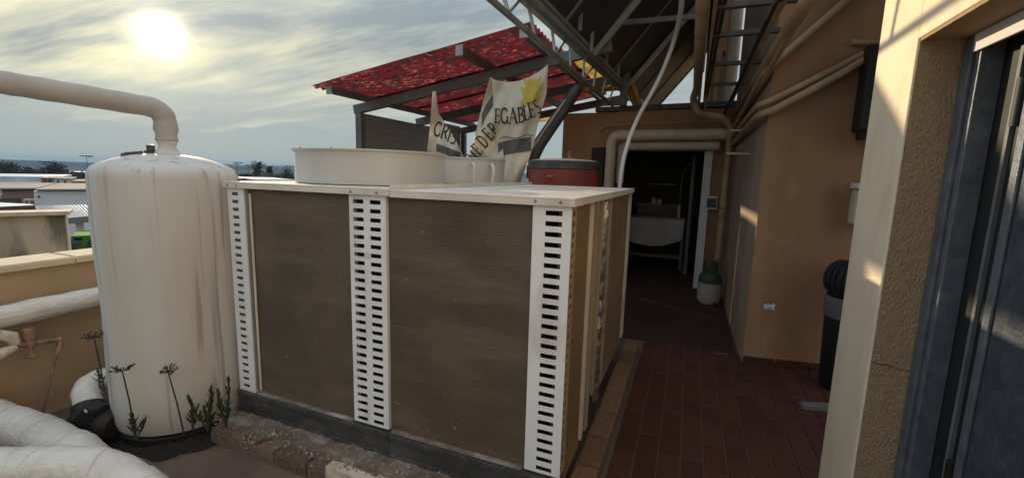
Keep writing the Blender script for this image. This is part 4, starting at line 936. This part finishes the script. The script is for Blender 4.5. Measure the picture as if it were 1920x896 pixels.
for k in range(n_):
    a = 2*pi*k/n_; rr = (.085 if abs(cos(a)) > .5 else .05)*rng.uniform(.6,1.15); q.v.append(tuple(cc + dv*cos(a)*rr + Vector((0,-.004,sin(a)*rr*.8))))
for k in range(n_): q.f.append((0, 1+k, 1+(k+1)%n_)); q.mi.append(0)
o = q.build('filler_patch', 'paper', t); o['label'] = 'white smear of filler low on the recessed wall'
B().box(.75, 2.9, 2.4255, 4.15, 3.35, 3.5).build('shade_slab', 'stucco_brown', t)  # unseen overhang added above the recess to darken its wall
# pipe bundle along the building
def wallpipe(pts, r, m_, label, fr_=.08, clips=0):
    o = B().tube(fillet(pts, fr_), r, 12).build('overhead_pipe', m_, None, True); tag(o, label, 'pipe', 'pipes along the side building'); return o
wallpipe([(.42,7.3,2.66),(.42,2.78,2.66),(1.9,2.75,2.66)], .028, 'pipe_tan', 'topmost brown pipe of the overhead bundle carried by the black rack')
wallpipe([(.49,7.3,2.52),(.49,2.70,2.53),(1.9,2.68,2.53)], .040, 'pipe_tan', 'thickest brown pipe of the overhead bundle')
wallpipe([(.36,7.0,2.50),(.36,2.90,2.58),(1.9,2.86,2.58)], .016, 'black', 'thin black cable pipe within the overhead bundle')
wallpipe([(.50,7.0,2.34),(.50,4.4,2.42),(.50,2.72,2.56),(1.9,2.7,2.60)], .022, 'pipe_tan', 'straight slim pipe just under the thick overhead one')
def wb(x, off): return 4.205+(x-.5465)*.17-off
wallpipe([(.47,7.0,2.24),(.48,4.16,2.46),(.58,wb(.58,.05),2.56),(.80,wb(.8,.05),2.78),(1.05,wb(1.05,.05),3.03),(1.6,wb(1.6,.05),3.5)], .026, 'pipe_tan', 'slim pipe wrapping the wall corner and climbing steeply right')
wallpipe([(.46,7.0,2.16),(.46,4.18,2.20),(.57,wb(.57,.05),2.245),(1.17,wb(1.17,.05),2.585),(1.8,wb(1.8,.05),2.9)], .024, 'pipe_tan', 'upper of two parallel pipes rising across the recessed wall')
wallpipe([(.47,7.0,2.05),(.47,4.18,2.12),(.585,wb(.585,.06),2.165),(1.03,wb(1.03,.06),2.44),(1.17,wb(1.17,.06),2.54),(1.8,wb(1.8,.06),2.85)], .030, 'pipe_tan', 'lower of two parallel pipes rising across the recessed wall')
o = B().tube([(1.055,wb(1.05,.03),2.66),(1.3,wb(1.3,.03),2.645)], .021, 10).build('pipe_stub', 'pipe_tan', None, True); tag(o, 'short horizontal pipe stub high on the recessed wall', 'pipe')
for (y_, z, x0_) in ((5.0,1.858,.31),(5.3,2.112,.34)):
    o = B().bar((x0_,y_,z),(.53,y_,z), .02, .02).build('wall_bracket', 'steel'); tag(o, ('lower' if z < 2 else 'upper')+' thin steel bracket sticking out of the alley wall', 'bracket')
# black pipe rack
t = thing('pipe_rack', 'black steel rack with crossbars carrying the overhead pipes', 'rack', (.27,4.2,2.74))
for x in (.085,.115): B().bar((x,2.95,2.765),(x,6.9,2.745), .022, .05).build('rail', 'black', t)
for y_ in (3.42,4.06,5.05,6.1): B().bar((.07,y_,2.735),(.54,y_,2.735), .05, .035).build('crossbar', 'darkmetal', t)
B().tube(fillet([(.10,6.75,2.74),(.10,6.75,2.52),(.16,6.9,2.50)], .05), .014, 8).build('conduit', 'pipe_tan', t, True)
# hanging white hose
pts = [(-.16,3.6,3.0),(-.20,4.3,2.99),(-.262,4.7,2.87),(-.375,4.78,2.56),(-.545,4.72,2.18),(-.635,4.65,1.85),(-.664,4.6,1.50),(-.67,4.6,.9),(-.70,4.62,.2),(-.78,4.64,.015)]
def catmull(P, n=6):
    P = [Vector(p) for p in P]; P = [P[0]*2-P[1]] + P + [P[-1]*2-P[-2]]; out = []
    for i in range(1, len(P)-2):
        for k in range(n):
            s = k/n; a,b_,c_,d = P[i-1],P[i],P[i+1],P[i+2]
            out.append(.5*((2*b_)+(c_-a)*s+(2*a-5*b_+4*c_-d)*s*s+(3*b_-a-3*c_+d)*s**3))
    out.append(P[-2]); return out
o = B().tube(catmull(pts), .021, 12).build('white_hose', 'hose', None, True); tag(o, 'white flexible hose hanging in a curve over the alley', 'hose')
# yellow pipes on the roof
for i, (pts, lb) in enumerate((([(-1.6,6.9,3.0),(-1.25,7.3,3.12),(-1.05,7.3,3.12),(-.92,7.3,2.95),(-.80,7.3,2.6)], 'yellow bent pipe on the roof under the collectors, upper one'), ([(-1.6,6.8,2.86),(-1.2,7.35,2.98),(-1.02,7.35,2.98),(-.86,7.35,2.62)], 'yellow bent pipe on the roof under the collectors, lower one'))):
    o = B().tube(fillet(pts, .08), .042, 12).build('yellow_pipe', 'pipe_yellow', None, True); tag(o, lb, 'pipe', 'yellow pipes on the roof')

# ------------------------------------------------------------------ solar collectors on a steel frame
BX = lambda y: -1.26 + (y-3.49)*.0495      # lower edge x
TLT = radians(50.5); SLN = 2.05
su = Vector((cos(TLT), 0, sin(TLT))); sn = Vector((sin(TLT), 0, -cos(TLT)))
lbs = ['collector nearest the camera, mostly above the picture edge', 'second collector of the row seen from below', 'third collector of the row seen from below', 'fourth collector of the row seen from below', 'fifth collector of the row seen from below', 'sixth collector of the row seen from below', 'last collector of the row, farthest along the roof']
for k in range(7):
    ya, yb = 3.2+k*1.03, 3.2+k*1.03+1.01
    o_ = Vector((BX(ya), ya, 2.97)); o2 = Vector((BX(yb), yb, 2.97))
    t = thing('solar_collector', 'dark tilted solar '+lbs[k], 'solar collector', tuple(o_), 'row of solar collectors over the alley')
    n1 = -sn
    B().hexa([o_, o2, o2+su*SLN, o_+su*SLN, o_+n1*.07, o2+n1*.07, o2+su*SLN+n1*.07, o_+su*SLN+n1*.07]).build('casing', 'collector', t)
    dy = Vector((0,1,0)); e0 = sn*.012
    for f_ in (.985,): a = o_.lerp(o2, f_)+e0; B().bar(a, a+su*SLN, .03, .022, up=sn).build('rail', 'greysteel', t)
    for f_ in (.02, .98): B().bar(o_+su*SLN*f_+e0*2.6, o2+su*SLN*f_+e0*2.6, .03, .03, up=sn).build('edge_frame', 'alu', t)
t = thing('steel_frame', 'galvanised steel truss and struts holding up the solar collectors', 'frame', (-1.2,6,2.6))
def chord(a, b, w_=.05, h_=.05, m_='steel', nm='chord', up=(0,0,1)): B().bar(a, b, w_, h_, up).build(nm, m_, t)
chord((-1.23,2.3,2.65),(-1.18,6.95,2.65), .03, .032, 'greysteel'); chord((BX(2.6)-.03,2.6,2.93),(BX(10.4)-.03,10.4,2.93), .05, .075, 'steel'); chord((BX(2.6)+.06,2.6,2.90),(BX(10.4)+.06,10.4,2.90), .03, .05, 'greysteel')
y = 2.9; k = 0
while y < 6.8:
    chord((-1.215,y,2.65),(BX(y)-.03,y,2.93), .022, .022, 'steel', 'web', (0,1,0))
    if k % 2 == 0: chord((-1.215,y,2.66),(BX(y+.45)-.03,y+.45,2.92), .014, .014, 'greysteel', 'web', (1,0,0))
    y += .55; k += 1
chord((-1.36,5.25,3.28),(-.02,5.25,3.27), .035, .05, 'greysteel', 'crossbar'); chord((-1.1,4.4,2.97),(-1.1,4.4,3.95), .035, .03, 'steel', 'strut', (0,1,0))
for (y_, zb_, zt_) in ((4.9,2.6,3.5),(5.6,2.62,3.3),(6.3,2.64,3.1)): chord((BX(y_)+.1,y_,zb_+.3),(BX(y_)+.1,y_,zt_+.25), .035, .03, 'steel', 'strut', (0,1,0))
for (y_,) in ((5.2,),(7.2,)): chord((BX(y_)+.02,y_,2.92),(BX(y_)+1.15,y_+.1,4.28), .06, .05, 'alu', 'purlin', (0,1,0))
for y_ in (5.4,7.6): chord((.02,y_,2.74 if y_ < 7 else 2.6),(.02,y_,4.45), .045, .045, 'greysteel', 'rear_post', (0,1,0))
chord((.02,2.6,4.40),(.30,10.3,4.45), .05, .06, 'greysteel')
chord((-1.0,6.98,2.68),(-1.35,6.98,2.68), .05, .05, 'greysteel', 'foot')

# ------------------------------------------------------------------ doorway wall on the right
WX, WY, JY = .70, 2.425, 2.045
t = thing('doorway_wall', 'sunlit cream rendered wall with the doorway at the right edge', 'wall', (.9,2.2,0))
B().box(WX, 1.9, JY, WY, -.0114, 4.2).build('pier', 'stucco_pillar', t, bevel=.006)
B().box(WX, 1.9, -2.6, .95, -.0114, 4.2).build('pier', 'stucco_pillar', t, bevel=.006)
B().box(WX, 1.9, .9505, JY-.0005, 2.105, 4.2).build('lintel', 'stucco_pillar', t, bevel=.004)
# roughcast coat on the door reveal
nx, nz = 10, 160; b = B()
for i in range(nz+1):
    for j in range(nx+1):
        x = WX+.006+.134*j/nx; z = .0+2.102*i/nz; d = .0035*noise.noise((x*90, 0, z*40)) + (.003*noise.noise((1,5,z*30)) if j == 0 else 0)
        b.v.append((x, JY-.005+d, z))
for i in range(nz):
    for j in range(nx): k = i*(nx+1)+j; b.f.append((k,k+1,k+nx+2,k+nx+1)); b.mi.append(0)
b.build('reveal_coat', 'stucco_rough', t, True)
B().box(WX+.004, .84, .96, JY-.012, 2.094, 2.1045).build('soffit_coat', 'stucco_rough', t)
B().tube([(WX+.004,JY-.0065,.918),(WX+.035,JY-.0075,.912),(WX+.06,JY-.0075,.914),(WX+.09,JY-.0075,.905),(WX+.134,JY-.0075,.902)], .0011, 5).build('crack', 'black', t)
t = thing('metal_door', 'dark blue grey metal door in a galvanised frame', 'door', (.88,1.6,0))
b = B(); b.box(.838,.90,1.955,JY-.011,-.004,2.09); b.box(.826,.838,1.985,JY-.011,-.004,2.09); b.build('frame', 'galv', t, bevel=.003)
B().box(.90,.93,1.70,1.9545,-.004,2.06).build('rebate', 'black', t)
B().box(.888,.8995,1.846,1.862,-.004,2.02).build('seal_strip', 'greysteel', t); B().box(.890,.8995,1.782,1.797,-.004,2.02).build('seal_strip', 'darkmetal', t)
B().box(.862,.91,1.0,1.738,-.002,2.045).build('leaf', 'door', t, bevel=.006)
b = B(); b.box(.852,.8615,1.700,1.732,.0,2.04); b.build('leaf_edge', 'galv', t, bevel=.003)
for z in (.55,1.78): B().tube([(.885,1.815,z),(.885,1.815,z+.14)], .014, 10).build('hinge', 'black', t, True); 
B().box(.826,.836,1.0,1.98,2.035,2.092).build('frame_head', 'farwhite', t, bevel=.002)
B().box(.8365,.93,.96,1.953,2.062,2.0925).build('frame_top', 'galv', t)
# room behind the door stays closed
B().box(.935,1.9,.9505,2.0445,-.0113,2.104).build('door_backing', 'black', t)
# ------------------------------------------------------------------ things in the recess
t = thing('waste_bin', 'tall dark bin with ribbed black top in the recess', 'bin', (1.20,4.02,0))
bx_, by_ = 1.205, 4.02
B().lathe([(.12,-.002),(.13,.01),(.15,.60)], (bx_,by_,0), 28).build('body', 'black', t, True)
B().lathe([(.155,.58),(.16,.60),(.163,.73),(.157,.735)], (bx_,by_,0), 28).build('rim_bag', 'greysteel', t, True)
b = B()
for k in range(22):
    a = 2*pi*k/22; pl = []
    for s in range(9):
        ph = -.5+1.75*s/8; rr = .175*cos(ph*.82)+.005; pl.append((bx_+cos(a)*rr, by_+sin(a)*rr, .86+.155*sin(ph)))
    b.tube(pl, .0075, 5)
b.build('rib', 'black', t); B().lathe([(.14,.735),(.165,.80),(.17,.87),(.14,.97),(.08,1.01),(0,1.015)], (bx_,by_,0), 28).build('dome', 'black', t, True)
o = B().hexa([(.86,3.50,-.003),(1.25,3.60,-.003),(1.24,3.68,-.003),(.85,3.58,-.003),(.865,3.505,.035),(1.25,3.605,.04),(1.24,3.675,.04),(.86,3.575,.035)]).build('wood_offcut', 'dim', None, bevel=.006); tag(o, 'flat board offcut lying on the tiles by the recess', 'board')
t = thing('wall_box', 'black box fixed high on the recessed wall behind the sunlit pier', 'box', (1.3,4.2,2.0))
B().box(1.135,1.42,4.10,4.29,1.99,2.60).build('case', 'black', t, bevel=.008); B().box(1.16,1.40,4.14,4.25,1.93,1.9899).build('foot', 'black', t)
t = thing('wall_dispenser', 'tan dispenser with white cap on the recessed wall', 'dispenser', (1.25,4.2,1.3))
B().box(1.185,1.33,4.13,4.29,1.27,1.555).build('body', 'pipe_cream', t, bevel=.03); B().box(1.175,1.335,4.12,4.28,1.5555,1.60).build('cap', 'farwhite', t, bevel=.008)

# ------------------------------------------------------------------ air
hz = B().box(-2700, 900, -900, 2700, GZ-1, 14).build('haze', 'black'); hz['kind'] = 'stuff'; hz['label'] = 'thin warm evening haze over the roofs'
hm = bpy.data.materials.new('haze_air'); hm.use_nodes = True; hn = hm.node_tree.nodes; hn.remove(hn['Principled BSDF'])
pv = hn.new('ShaderNodeVolumePrincipled'); pv.inputs['Color'].default_value = (.5, .74, 1, 1); pv.inputs['Density'].default_value = .0004; pv.inputs['Anisotropy'].default_value = -.3
hm.node_tree.links.new(pv.outputs[0], hn['Material Output'].inputs['Volume']); hz.data.materials.clear(); hz.data.materials.append(hm)
